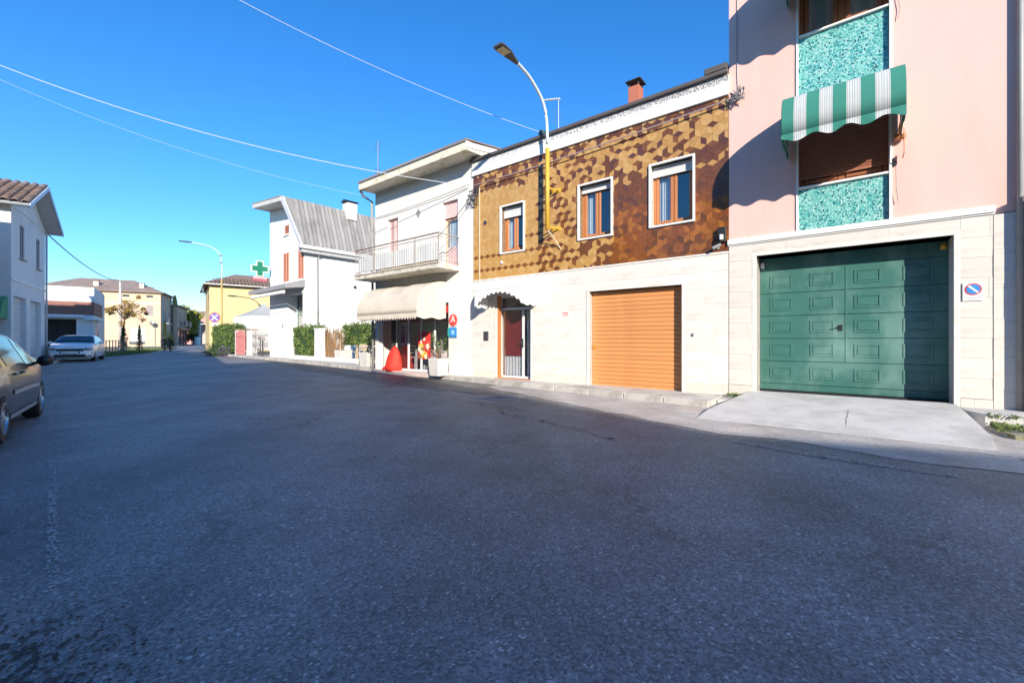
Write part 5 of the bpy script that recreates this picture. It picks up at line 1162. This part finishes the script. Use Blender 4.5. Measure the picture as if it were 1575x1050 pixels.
# ---------------------------------------------------------------- yellow house
YO = Vector((-26.6, 45.0, 0)); yh = thing('yellow_house', 'plain yellow house wall with tiled roof beyond the gazebo', 'house', tuple(YO), ROTW)
b = MB(); shell(b, -4.2, 3.8, 0, 9, -.3, 6.75); b.poly([(-4.2, 0, -.3), (3.8, 0, -.3), (3.8, 0, 6.75), (-4.2, 0, 6.75)]); b.build('wall', yellow, yh)
pitched(yh, -4.2, 3.8, 0, 9, 6.75, 1.5, .5, roof_tile, hip=3.0)
me = None; du_, dv_ = Vector((1, 0, 0)), Vector((0, 4.5, 1.5)).normalized(); n_ = du_.cross(dv_).normalized()
for j in range(6):
    for i in range(28):
        x = -4.6 + (i + .5) * .32
        if x < -4.65 + j * .28 or x > 4.25 - j * .28: continue
        if me is None:
            rows = [[tuple(Vector((c * .32, 0, 0)) + n_ * (h * .13) + dv_ * t - n_ * (.0 if t == 0 else .03)) for c, h in prof] for t in (0, .5)]; o = MB().grid(rows).build('roof_tile', roof_tile, yh); me = o.data
        else: o = link('roof_tile', me, yh)
        o.location = Vector((x, -.5, 6.75 - .166 + .14)) + dv_ * (j * .46) + n_ * .02
MB().tube([(-4.7, -.55, 6.66), (4.3, -.55, 6.66)], .07, 8).build('gutter', mat('pale_gutter', (.58, .56, .52)), yh, smooth=True)
MB().tube([(3.3, -.06, 6.6), (3.3, -.06, .2)], .06, 8).build('downpipe', roof_tile, yh, smooth=True)
MB().box(-4.215, -4.19, 1.0, 1.9, 4.2, 5.8).box(-4.215, -4.19, 5.6, 6.5, 4.2, 5.8).build('shutter', shut_br, yh)
t = thing('satellite_dish', 'small satellite dish and arm at the street corner of the yellow house', 'dish', tuple(YO + rW * -4.3 + Vector((0, 0, 5.9))), ROTW)
MB().tube([(0, 0, 0), (-.5, -.1, .1)], .025, 6).build('arm', steel, t); MB().lathe([(.02, 0), (.2, .04), (.32, .11), (.31, .12), (.02, .02)], 16, (-.5, -.1, .1), axis='x').build('bowl', steel, t)

# ---------------------------------------------------------------- long peach house
KO = Vector((-61.4, 75, 0)); rK = Vector((.869, .495, 0)).normalized(); ROTK = math.atan2(rK.y, rK.x)
pe = thing('peach_house', 'long peach house with grey-lilac shutters and wide brown roof down the street', 'house', tuple(KO), ROTK)
kw = [(-1.95, -.99), (-5.1, -4.12), (-8.4, -7.4), (-11.8, -10.8)]; gr = (-4.18, -2.13, .35, 3.3)
b = MB(); holed(b, -16, 0, -.4, 9.45, [(a, c, 5.33, 7.02, .1) for a, c in kw] + [(a + .02, c - .05, 8.45, 8.8, .2) for a, c in kw] + [(*gr, .15)]); shell(b, -16, 0, 0, 9.2, -.4, 9.45); b.build('wall', peach, pe)
pitched(pe, -16, 0, 0, 9.2, 9.5, 2.1, .55, roof_grey, hip=5.0)
for a, c in kw: plain_shutter(pe, a, c, 5.33, 7.02, shut_grey, .02); MB().box(a + .02, c - .05, .18, .2, 8.45, 8.8).build('attic_window', glass_far, pe)
MB().box(gr[0], gr[1], .10, .14, gr[2] + .5, gr[3]).build('roller_shutter', shut_w, pe); MB().box(gr[0], gr[1], .12, .15, gr[2], gr[2] + .49).build('shutter_base', dark_m, pe)
MB().box(-16.02, .02, -.05, -.001, 7.35, 7.45).build('string_course', trim_w, pe)
for x in (-8.7, -2.8): c_ = MB().box(x - .3, x + .3, 1.2, 1.8, 9.6, 10.95).build('chimney', cream, pe); MB().box(x - .38, x + .38, 1.12, 1.88, 10.95, 11.07).build('chimney_cap', roof_tile, c_); MB().box(x + .5, x + 1.5, 1.2, 2.1, 10.25, 10.35).build('roof_hatch', dark_m, pe)
# street side of the peach house
o = MB().box(-.9, 0, 1.6, 5.0, 4.0, 4.15).build('balcony', conc, pe); o.location = (.9, 0, 0); rl = MB()
for q in range(20): rl.tube([(-.05, 1.65 + q * .17, 4.15), (-.05, 1.65 + q * .17, 5.0)], .015, 5)
rl.tube([(-.05, 1.6, 5.02), (-.05, 5.0, 5.02)], .03, 6); rl.build('railing', dark_m, o)
for y0, y1, z0, z1 in ((1.8, 2.8, 4.2, 6.4), (3.6, 4.6, 4.2, 6.4), (7.0, 7.9, 4.9, 6.5), (1.0, 2.6, .2, 2.8), (5.0, 6.6, .2, 2.8)):
    MB().box(-.01, .04, y0, y1, z0, z1).build('shutter' if z0 > 1 else 'shop_door', shut_grey if z0 > 1 else shut_br, pe)
MB().tube([(.06, 8.9, 9.4), (.06, 8.9, .2)], .1, 8).build('downpipe', dark_m, pe)
# lower terrace house joined behind it
tr = thing('terrace_house', 'lower cream terrace with red-framed shop arcade past the peach house', 'house', tuple(KO + Vector((-.495, .869, 0)) * 9.25), ROTK)
MB().box(-9, 1.0, 0, 11, -.4, 7.6).build('wall', peach, tr); MB().box(-9.2, 1.5, -.2, 11.4, 7.6, 7.85).build('roof', roof_grey, tr)
for y0, y1, z0, z1 in ((1.0, 1.9, 4.6, 6.6), (3.2, 4.1, 4.6, 6.6), (7, 7.9, 4.6, 6.6)): MB().box(.99, 1.05, y0, y1, z0, z1).build('shutter', shut_br, tr)
for y0 in (.6, 3.8, 7.0): MB().box(.99, 1.04, y0, y0 + 2.2, .2, 2.9).build('shop_window', glass_far, tr); MB().box(.99, 1.2, y0 + 2.3, y0 + 2.75, -.1, 3.1).build('pier', mat('red_brown_band', (.26, .12, .09)), tr)
MB().box(1.0, 1.6, .2, 10.8, 3.1, 3.5).build('shop_fascia', mat('terracotta_fascia', (.42, .18, .12), .7, .1), tr)
for y0, y1 in ((2.6, 5.2), (7.0, 10.5)):
    o = MB().box(1.0, 2.0, y0, y1, 3.95, 4.1).build('balcony', conc, tr); MB().box(1.92, 1.98, y0, y1, 4.1, 5.0).build('railing', dark_m, o)
# red house with arch closing the view
RO = Vector((-82.0, 113.0, 0)); rh = thing('red_house', 'salmon red house with an arched passage closing the street view', 'house', tuple(RO), R(8))
pts = [(-5, 0, -.4), (-2.3, 0, -.4)] + [(1.9 * math.cos(R(180 - a)) - .4, 0, 4.2 + 1.9 * math.sin(R(180 - a))) for a in range(0, 181, 15)] + [(1.5, 0, -.4), (8, 0, -.4), (8, 0, 7.2), (-5, 0, 7.2)]
MB().prism(pts, (0, .6, 0)).build('wall', salmon, rh); MB().box(-5, 8, 6.0, 6.4, -.4, 7.2).build('back_wall', dim_in, rh); MB().box(-5.2, 8.2, -.3, 6.4, 7.2, 7.5).build('cornice', trim_w, rh)
pitched(rh, -5, 8, 0, 6.4, 7.5, 1.2, .4, roof_tile); MB().box(-5.05, 8.05, -.08, -.001, 5.2, 5.35).build('string_course', trim_w, rh)
flat_window(rh, -4.2, -3.2, 6.0, 6.9, -.14, depth=.12); flat_window(rh, 3.2, 4.2, 3.2, 4.6, -.14, depth=.12)

# ---------------------------------------------------------------- trees, poles, fence down the street
def tree(name, label, loc, h, crown_c, crown_r, n, mats, size, seed, trunk_r=.15, group=None, blob=(.22, .42), blobs=14):
    t = thing(name, label, 'tree', loc, 0, group); r = random.Random(seed); tk = MB(); cz = crown_c[2]
    tk.tube([(0, 0, -.1), (.06, .03, h * .2), (crown_c[0] * .4, crown_c[1] * .4, h * .42), (crown_c[0] * .7, crown_c[1] * .7, cz)], [trunk_r, trunk_r * .85, trunk_r * .65, trunk_r * .3], 8); cl = []
    for k in range(blobs):
        d = Vector((r.gauss(0, 1), r.gauss(0, 1), r.gauss(0, .9))).normalized() * r.uniform(.35, .95); c = Vector(crown_c) + Vector((d.x * crown_r[0], d.y * crown_r[1], d.z * crown_r[2])); cl.append((c, r.uniform(*blob)))
        tk.tube([(crown_c[0] * .5, crown_c[1] * .5, lin(h * .4, cz, .4)), tuple(lin(Vector((crown_c[0] * .6, crown_c[1] * .6, cz)), c, .5)), tuple(c)], [trunk_r * .35, trunk_r * .2, trunk_r * .08], 5)
    tk.build('trunk', bark, t); lf = MB()
    def smp(r):
        c, k = cl[r.randrange(len(cl))]; d = Vector((r.gauss(0, 1), r.gauss(0, 1), r.gauss(0, 1))).normalized() * (r.random() ** .45) * k
        return c + Vector((d.x * crown_r[0], d.y * crown_r[1], d.z * crown_r[2]))
    lf.leaves(n, smp, size, seed, len(mats)); lf.build('crown', mats, t); return t
tree('autumn_tree', 'small rust-brown autumn tree beside the low white building', (-41.0, 45.0, 0), 6.2, (.7, 0, 4.4), (2.3, 1.9, 1.9), 1500, [leaf_br, leaf_br2, leaf_br, leaf_br2, leaf_y], .11, 37, .12, blob=(.10, .26), blobs=22)
tree('yellow_tree', 'yellow-green tree on the left of the street before the red house', (-72.9, 95.5, 0), 8.6, (.0, 0, 5.7), (3.2, 3.0, 2.9), 8500, [leaf_y, leaf_y, leaf_b, leaf_a], .2, 32, .22, blobs=20)
tree('bare_tree', 'dark purple-leaved tree under the yellow-green one', (-73.2, 98.5, 0), 3.6, (.0, 0, 2.0), (1.6, 1.6, 1.5), 2600, [leaf_c, mat('leaf_plum', (.06, .035, .045), .7, .2), conif], .16, 33, .15)
tree('street_tree', 'green bushy tree seen through the arch of the red house', (-88.0, 123, 0), 5.5, (0, 0, 3.3), (2.4, 2, 2.0), 2200, [leaf_a, leaf_c, leaf_b], .2, 34, .15)
def conifer(loc, h, w, label, seed, n=1800, group=None, size=.14):
    t = thing('conifer', label, 'tree', loc, 0, group); MB().tube([(0, 0, -.1), (0, 0, h * .95)], [w * .12, .02], 6).build('trunk', bark, t)
    lf = MB()
    def smp(r): u = r.random() ** .8; a = r.uniform(0, 6.28); k = w * (1 - u) ** .75 * (r.random() ** .4) * (.75 + .25 * math.sin(a * 3 + u * 9)); return (k * math.cos(a), k * math.sin(a), h * (.06 + .94 * u))
    lf.leaves(n, smp, size, seed, 3); lf.build('crown', [conif, leaf_c, conif], t); return t
conifer((-88, 112, 0), 12.5, 2.4, 'tall dark conifer rising behind the terrace house', 41, 2600, size=.3)
for i, (x, y, h, w, lab) in enumerate(((-36.2, 40.0, 2.5, .55, 'narrow cypress shrub nearest the wooden pole'), (-36.9, 42.5, 2.6, .42, 'slim cypress shrub in the middle of the row'), (-36.6, 45.2, 3.2, .5, 'tallest cypress shrub, beside the white roller shutter'), (-35.2, 44.2, 1.9, .7, 'broad low cypress shrub at the road end of the row'))):
    conifer((x, y, 0), h, w, lab, 50 + i, 900, 'cypress shrubs along the left verge', .07)
t = thing('utility_pole', 'grey concrete utility pole in front of the peach house', 'pole', (-42.9, 47.0, 0)); MB().tube([(0, 0, -.1), (0, 0, 7.8)], [.15, .10], 10).build('shaft', conc, t, smooth=True); MB().box(-.5, .5, -.04, .04, 7.5, 7.58).build('crossarm', rust_m, t)
t = thing('white_post', 'white lamp post down the street before the red house', 'pole', (-70.9, 97.5, 0)); MB().tube([(0, 0, -.1), (0, 0, 6.4)], .16, 10).build('shaft', trim_w, t, smooth=True); MB().tube([(0, 0, 6.3), (-.8, -.5, 6.6)], .06, 6).build('arm', trim_w, t)
t = thing('dark_post', 'dark street post in front of the terrace house', 'pole', (-63.2, 80.0, 0)); MB().tube([(0, 0, -.1), (0, 0, 9.2)], .09, 8).build('shaft', dark_m, t); MB().box(-.14, .2, -.14, .14, 8.9, 9.25).build('head', dark_m, t)
t = thing('verge_fence', 'thin metal rail fence on the grass verge behind the white car', 'fence', (-31.6, 33.4, 0), math.atan2(8, -5.2))
for k in range(8): MB().tube([(k * 1.1, 0, 0), (k * 1.1, 0, 1.15)], .035, 6).build('post', rust_m, t)
for z in (.55, 1.1): MB().tube([(0, 0, z), (7.7, 0, z)], .025, 6).build('rail', rust_m, t)
t = thing('rubbish_bin', 'white cylindrical bin beside the dark tree down the street', 'bin', (-68.2, 93, 0)); MB().lathe([(.0, 0), (.5, 0), (.55, 1.7), (.0, 1.75)], 14).build('drum', trim_w, t, smooth=False); MB().lathe([(.58, 1.7), (.58, 1.8), (0, 1.9)], 14).build('lid', gut_m, t)
t = thing('mirror_post', 'round traffic mirror on the corner of the peach house', 'mirror', tuple(KO + rK * -.5 + Vector((0, -1.0, 0)))); MB().tube([(0, 0, 0), (0, 0, 4.2)], .05, 8).build('post', steel, t); MB().lathe([(.0, -.1), (.40, -.06), (.42, 0), (0, .02)], 18, (0, -.05, 4.0), axis='y').build('mirror', steel, t, smooth=True)

# ---------------------------------------------------------------- houses across the road behind the viewpoint (they shade the street)
def plain_house(name, label, a, b_, depth, h, m, storeys, rise=1.2, nwin=3, seed=0):
    a, b_ = Vector(a), Vector(b_); d = (b_ - a); L_ = d.length; d.normalize(); n = Vector((-d.y, d.x, 0))     # n points into the house
    t = thing(name, label, 'house', tuple(a), math.atan2(d.y, d.x)); hs_ = []
    for s in range(storeys):
        z = s * h / storeys
        for k in range(nwin): x = lin(0, L_, (k + .5) / nwin); hs_.append((x - .5, x + .5, z + .95 if s else z + .9, z + 2.3, .14))
    mb = MB(); holed(mb, 0, L_, -.3, h, hs_); shell(mb, 0, L_, 0, depth, -.3, h); mb.build('wall', m, t)
    for q in hs_: flat_window(t, q[0], q[1], q[2], q[3])
    pitched(t, 0, L_, 0, depth, h - .05, rise, .12, roof_tile, hip=2.5); return t
G_ = 'houses across the road behind the viewpoint'
plain_house('rendered_house', 'cream three storey house behind the viewpoint, opposite the green garage', (16, -20.6, 0), (7.6, -17.2, 0), 8, 8.5, cream, 3, .35, 3)['group'] = G_
plain_house('rendered_house', 'white three storey house behind the viewpoint, opposite the brown tiles', (7.55, -17.0, 0), (1.70, -8.60, 0), 8, 8.5, white_old, 3, .35, 3)['group'] = G_
plain_house('rendered_house', 'peach three storey house behind the viewpoint, opposite the shop', (1.55, -8.40, 0), (-7.3, .05, 0), 8, 8.5, peach, 3, .35, 4)['group'] = G_
plain_house('rendered_house', 'yellow two storey house beside the silver car, out of the picture', (-9.6, 2.2, 0), (-20.6, 16.8, 0), 7, 6.9, yellow, 2, .6, 4)['group'] = G_

# ---------------------------------------------------------------- overhead cables
cab_w = mat('pale_cable', (.50, .52, .54), .6, .05); cab_d = mat('dark_cable', (.05, .05, .055), .6, .05)
def cable(label, a, b_, sag, r, m, n=24):
    a, b_ = Vector(a), Vector(b_); pts = [a.lerp(b_, k / n) - Vector((0, 0, sag * 4 * (k / n) * (1 - k / n))) for k in range(n + 1)]
    c = MB((-a.x, -a.y, -a.z)).tube(pts, r, 6).build('cable', m, loc=tuple(a)); return tag(c, label, 'cable', None)
cable('pale cable crossing the sky to the corner of the white shop house', (-19.5, 13.0, 11.2), tuple(A(-8.85, .10, 5.72)), .75, .011, cab_w)
cable('faint thin cable just below the thick pale one', (-20.5, 15.2, 11.5), tuple(A(-13.3, .12, 6.25)), .6, .004, cab_w)
cable('steep pale cable running to the wall lamp of the brown house', (-7.4, 10.4, 9.85), tuple(A(-6.22, .1, 6.50)), .22, .006, cab_w)
cable('dark cable from the gabled house eave down to the utility pole', tuple(LO + rL * 5.9 + Vector((0, 0, 7.0))), (-42.9, 47.0, 7.6), .6, .03, cab_d)
cable('double cable along the top of the brown tiles', tuple(A(-8.55, .12, 5.66)), tuple(A(-1.66, .10, 5.84)), .06, .014, mat('brown_white_cable', (.35, .27, .26), .6, .3, 30), 40)
cable('thin dark cable under the eaves of the white shop house', tuple(A(-13.5, .05, 5.60)), tuple(A(-8.8, .08, 5.75)), .05, .010, mat('grey_cable', (.2, .2, .21), .6, .1), 30)
cable('slanting dark cable from the shop balcony to the cable knot', tuple(A(-9.6, .6, 4.2)), tuple(A(-8.62, .08, 5.42)), .02, .010, cab_d)
def knot(label, s, z, seed, r_, dark):
    t = thing('cable_knot', label, 'cable joint', tuple(A(s, .05, z)), ROTA); rr = random.Random(seed); mb = MB()
    for k in range(9):
        a = [(rr.uniform(-r_, r_), -.02 - rr.uniform(0, .08), rr.uniform(-r_, r_)) for _ in range(4)]; mb.tube(smooth_line(a, 5), .009, 5)
    mb.build('loop', dark, t); MB().box(-.03, .03, -.06, 0, -.06, .05).build('insulator', gut_m, t)
knot('dark tangle of cable joints on the corner of shop house and tiles', -8.60, 5.35, 3, .26, cab_d)
knot('cable hook and loops on the pink wall above the tiles', -1.70, 5.88, 4, .14, mat('grey_cable', (.2, .2, .21)))
# ---------------------------------------------------------------- cars
def car(name, label, loc, rotz, L_, W_, paint, top, belt, plan, wheels, wr, glassx, front_kind):
    """lofted body: top/belt/plan are (x, value) curves over the length, x forward"""
    t = thing(name, label, 'car', loc, rotz)
    def curve(c, x):
        if x <= c[0][0]: return c[0][1]
        for (a, p), (b_, q) in zip(c, c[1:]):
            if x <= b_: u = (x - a) / (b_ - a); u = u * u * (3 - 2 * u) * .5 + u * .5; return lin(p, q, u)
        return c[-1][1]
    g0 = .17
    def sect(x):
        w, zt, zb = curve(plan, x), curve(top, x), curve(belt, x); zb = min(zb, zt - .015); hh = zt - zb; wr_ = w * .955 - .40 * hh; zlow = g0 + .06 * max(0, abs(x) - L_ / 2 + .5)
        return [Vector((x, 0, g0)), Vector((x, w * .86, g0)), Vector((x, w * .965, zlow + .07)), Vector((x, w, lin(g0, zb, .42))), Vector((x, w * .995, zb - .10)), Vector((x, w * .955, zb)), Vector((x, max(wr_, .3 * w), zt - .06 * min(1, hh / .3))), Vector((x, max(wr_, .3 * w) * .72, zt - .012)), Vector((x, 0, zt + .012))]
    def surf(x, k):
        s = sect(x); i = min(7, int(k)); return s[i].lerp(s[i + 1], k - i)
    N_ = 64; xs = [-L_ / 2 + L_ * (.5 - .5 * math.cos(math.pi * i / N_)) for i in range(N_ + 1)]
    bm = bmesh.new(); rings = []
    for x in xs:
        s = sect(x); ring = [bm.verts.new(p) for p in s] + [bm.verts.new(Vector((p.x, -p.y, p.z))) for p in s[7:0:-1]]; rings.append(ring)
    for a, b_ in zip(rings, rings[1:]):
        n = len(a)
        for i in range(n): bm.faces.new((a[i], a[(i + 1) % n], b_[(i + 1) % n], b_[i]))
    bm.faces.new(rings[0]); bm.faces.new(rings[-1][::-1]); bmesh.ops.recalc_face_normals(bm, faces=bm.faces)
    me = bpy.data.meshes.new('body'); bm.to_mesh(me); bm.free(); me.materials.append(paint); me.materials.append(black_pl)
    body = bpy.data.objects.new('body', me); col.objects.link(body); hw = max(v for _, v in plan)
    cut = MB()
    for x in wheels:
        for s in (-1, 1): cut.lathe([(wr + .055, -.34), (wr + .055, .34)], 32, (x, s * (hw - .02), wr), axis='y')
    cutter = cut.build('cutter', black_pl); md = body.modifiers.new('b', 'BOOLEAN'); md.operation = 'DIFFERENCE'; md.object = cutter; md.solver = 'EXACT'
    bpy.context.view_layer.update(); me2 = bpy.data.meshes.new_from_object(body.evaluated_get(bpy.context.evaluated_depsgraph_get())); body.modifiers.clear(); body.data = me2
    bpy.data.objects.remove(cutter); body.parent = t
    me2.polygons.foreach_set('use_smooth', [True] * len(me2.polygons)); 
    bm = bmesh.new(); bm.from_mesh(me2)
    for e in bm.edges:
        if len(e.link_faces) == 2 and e.calc_face_angle(0) > R(38): e.smooth = False
    bm.to_mesh(me2); bm.free()
    me2.materials.clear(); me2.materials.append(paint); me2.materials.append(black_pl)
    for p in me2.polygons:
        c = p.center; p.material_index = 1 if any((c.x - x) ** 2 + (c.z - wr) ** 2 < (wr + .05) ** 2 for x in wheels) and abs(c.y) < hw - .001 and abs(p.normal.y) < .98 or c.z < g0 + .01 else 0
    def patch(name, f, m, off=.004, nu=10, nv=4, mirror=True, parent=body, both=False):
        """f(u, v) -> (x, k): a panel lying on the loft surface"""
        for s in ((1, -1) if mirror else (1,)):
            rows = []
            for j in range(nv + 1):
                row = []
                for i in range(nu + 1):
                    x, k = f(i / nu, j / nv); e = .004; p = surf(x, k); tu = surf(x + e, k) - surf(x - e, k); tv = surf(x, min(8, k + .02)) - surf(x, max(0, k - .02)); n = tu.cross(tv)
                    n = n.normalized() if n.length > 1e-12 else Vector((0, 0, 1))
                    if n.dot(p - Vector((p.x * .7, 0, .6))) < 0: n = -n
                    p = p + n * off; row.append((p.x, p.y * s, p.z))
                rows.append(row)
            o = MB().grid(rows if s < 0 else rows[::-1]).build(name, m, parent, smooth=True)
    def bar_patch(xb0, xb1, xt0, xt1, k0, k1): return lambda u, v: (lin(lin(xb0, xb1, u), lin(xt0, xt1, u), v), lin(k0, k1, v))
    for g in glassx['side']: patch('side_window', bar_patch(*g, 5.10, 5.92), glass_far)
    b0, b1 = glassx['screen']; patch('windscreen', lambda u, v: (lin(b0 + .02 * u, b1 - .03 * (1 - u) , v), lin(6.12, 8, u)), glass_far, .005, 10, 10)
    b0, b1 = glassx['rear']; patch('rear_window', lambda u, v: (lin(b0, b1, v), lin(6.15, 8, u)), glass_far, .005, 8, 8)
    for x in wheels:
        for s in (-1, 1):
            w = MB().lathe([(wr * .62, -.10), (wr * .93, -.10), (wr, -.07), (wr, .07), (wr * .93, .10), (wr * .62, .10), (wr * .62, -.10)], 28, (0, 0, 0), axis='y', caps=False).build('wheel', tyre_m, t, loc=(x, s * (hw - .115), wr))
            rm = MB(); rm.lathe([(wr * .66, s * .03), (wr * .66, s * .104), (wr * .60, s * .106), (wr * .57, s * .06)], 28, axis='y', caps=False); rm.lathe([(.0, s * .085), (.055, s * .085), (.055, s * .04), (0, s * .04)], 12, axis='y')
            for q in range(5):
                a = q / 5 * 6.283
                for da in (-.13, .13): rm.tube([(.04 * math.cos(a + da), s * .075, .04 * math.sin(a + da)), (wr * .62 * math.cos(a + da), s * .07, wr * .62 * math.sin(a + da))], [.022, .016], 5)
            rm.build('rim', rim_m, w); MB().lathe([(.0, s * .03), (wr * .6, s * .03), (wr * .6, s * .02), (0, s * .02)], 20, axis='y').build('brake_disc', dark_m, w)
    # mirrors
    mx = glassx['mirror']
    for s in (-1, 1):
        p = surf(mx, 5.05); o = MB(); rows = []
        for i in range(7):
            a = i / 6; k = math.sin(a * 3.14159) ** .5 * .085 + .002; rows.append([(p.x + (.03 + .05 * math.sin(a * 3.14)) * c - .02, s * (p.y + .04 + .2 * a), p.z + .07 + k * d) for c, d in ((-1, -1), (.4, -1), (1, 0), (.4, 1), (-1, 1))])
        o.grid(rows, closed=True); o.tube([(p.x, s * (p.y - .02), p.z + .01), (p.x - .01, s * (p.y + .08), p.z + .05)], .025, 6); o.build('wing_mirror', black_pl if front_kind == 'hatch' else paint, t, smooth=True)
    for x in glassx['handles']: 
        for s in (-1, 1): p = surf(x, 4.35); MB().box(p.x - .10, p.x + .08, s * p.y - .012 * s, s * p.y + .028 * s, p.z - .015, p.z + .018).build('door_handle', paint, t, bevel=.006)
    for x, k0, k1 in glassx['gaps']: patch('door_gap', lambda u, v: (x + .006 * (u - .5) + .03 * (v - .5), lin(k0, k1, v)), black_pl, .002, 1, 10)
    return t, body, patch, surf, sect, curve
silver = mat('silver_grey_paint', (.040, .039, .037), .3, .02, 2, metal=.15, coat=.35)
whitep = mat('white_car_paint', (.84, .84, .84), .25, .02, 2, coat=.6)
lens = mat('headlamp_lens', (.22, .22, .22), .08, .15, 9, spec=.8)
amber = mat('amber_lens', (.6, .35, .12), .2, .05); strip_m = mat('chrome_strip', (.55, .55, .55), .3, .03, metal=.6)
# silver car, parked facing away from the viewpoint
t1, body, patch, surf, sect, curve = car('silver_car', 'dark silver grey hatchback parked at the left edge facing up the street', (-7.22, 5.32, 0), math.atan2(.76, -.65), 4.15, 1.74, silver,
    [(-2.08, .80), (-2.03, .98), (-1.75, 1.28), (-1.2, 1.40), (-.3, 1.44), (.30, 1.40), (.75, 1.27), (1.22, 1.03), (1.55, .95), (1.85, .86), (2.02, .72), (2.08, .55)],
    [(-2.08, .78), (-1.9, .90), (.2, .89), (1.1, .86), (1.4, .90), (2.08, .55)],
    [(-2.08, .56), (-2.02, .70), (-1.75, .82), (-1, .865), (.9, .87), (1.45, .84), (1.8, .74), (2.0, .58), (2.08, .42)], (-1.25, 1.27), .305,
    dict(side=[(-1.52, -.90, -1.36, -.84), (-.82, .20, -.76, .18), (.28, 1.02, .26, .52)], screen=(1.17, .36), rear=(-1.98, -1.62), mirror=.78, handles=(-.62, .42 - .62), gaps=[(-.84, 2.3, 5.0), (.22, 2.3, 5.0), (1.05, 3.2, 4.9)]), 'hatch')
t1.scale = (.93, .93, .93)
patch('headlight', lambda u, v: (lin(1.62 + .10 * v, 1.99, u), lin(4.05, 5.3, v)), lens, .006)
patch('turn_lens', lambda u, v: (lin(1.50, 1.60, u), lin(4.0, 4.4, v)), amber, .006, 2, 2)
patch('rubbing_strip', lambda u, v: (lin(-.80, .95, u), lin(3.28, 3.45, v)), strip_m, .012, 12, 1); patch('sill_strip', lambda u, v: (lin(-.88, .90, u), lin(2.05, 2.3, v)), strip_m, .010, 12, 1)
patch('tail_light', lambda u, v: (lin(-2.03, -1.82, u), lin(4.0, 5.6, v)), red_s, .006, 4, 4)
# white car facing the viewpoint
t2, body, patch, surf, sect, curve = car('white_car', 'white saloon parked head-on before the dark garage', (-25.0, 24.75, 0), math.atan2(-.8, .6), 4.55, 1.86, whitep,
    [(-2.28, .85), (-2.2, 1.0), (-1.7, 1.25), (-1.0, 1.42), (-.2, 1.47), (.25, 1.43), (.75, 1.22), (1.10, 1.02), (1.7, .93), (2.1, .82), (2.22, .70), (2.28, .52)],
    [(-2.28, .84), (-1.8, .98), (1.0, .93), (1.6, .90), (2.28, .52)],
    [(-2.28, .62), (-2.1, .84), (-1.4, .91), (1.2, .92), (1.75, .89), (2.05, .80), (2.22, .62), (2.28, .50)], (-1.36, 1.36), .325,
    dict(side=[(-1.60, -.95, -1.30, -.85), (-.87, .12, -.80, .10), (.20, .95, .18, .50)], screen=(1.07, .32), rear=(-1.75, -1.1), mirror=.72, handles=(-.70, .30), gaps=[(-.90, 2.3, 5.0), (.14, 2.3, 5.0), (1.0, 3.2, 4.9)]), 'saloon')
def nose(z, y, off=.0):
    """x of the front skin at height z, half width y"""
    x = 2.28
    while x > 1.2:
        s = sect(x); w = curve([(-2.28, .62), (-2.1, .84), (-1.4, .91), (1.2, .92), (1.75, .89), (2.05, .80), (2.22, .62), (2.28, .50)], x)
        if abs(y) <= w * .97 and z <= s[8].z: break
        x -= .01
    return x + off
def nose_strip(name, y0, y1, z0, z1, m, off, n=14, taper=0.):
    rows = []
    for z in (z0, (z0 + z1) / 2, z1):
        k = taper * (z1 - z) / (z1 - z0); rows.append([(nose(z, lin(y0, y1, i / n), off), lin(y0 + k * (1 if y0 < 0 else 0), y1 - k, i / n), z) for i in range(n + 1)])
    return MB().grid(rows).build(name, m, body, smooth=True, solid=.012)
nose_strip('grille', -.52, .52, .58, .70, black_pl, .014); nose_strip('lower_grille', -.66, .66, .26, .40, black_pl, .014); nose_strip('bumper_lip', -.72, .72, .20, .235, black_pl, .016)
nose_strip('number_plate', -.26, .26, .43, .54, white_pl, .016, 4)
for s in (-1, 1):
    nose_strip('headlight', s * .54, s * .84, .63, .74, lens, .018, 6); nose_strip('fog_light', s * .70, s * .80, .28, .50, black_pl, .012, 4)
    nose_strip('plate_bracket', s * .33, s * .39, .46, .54, black_pl, .014, 2)
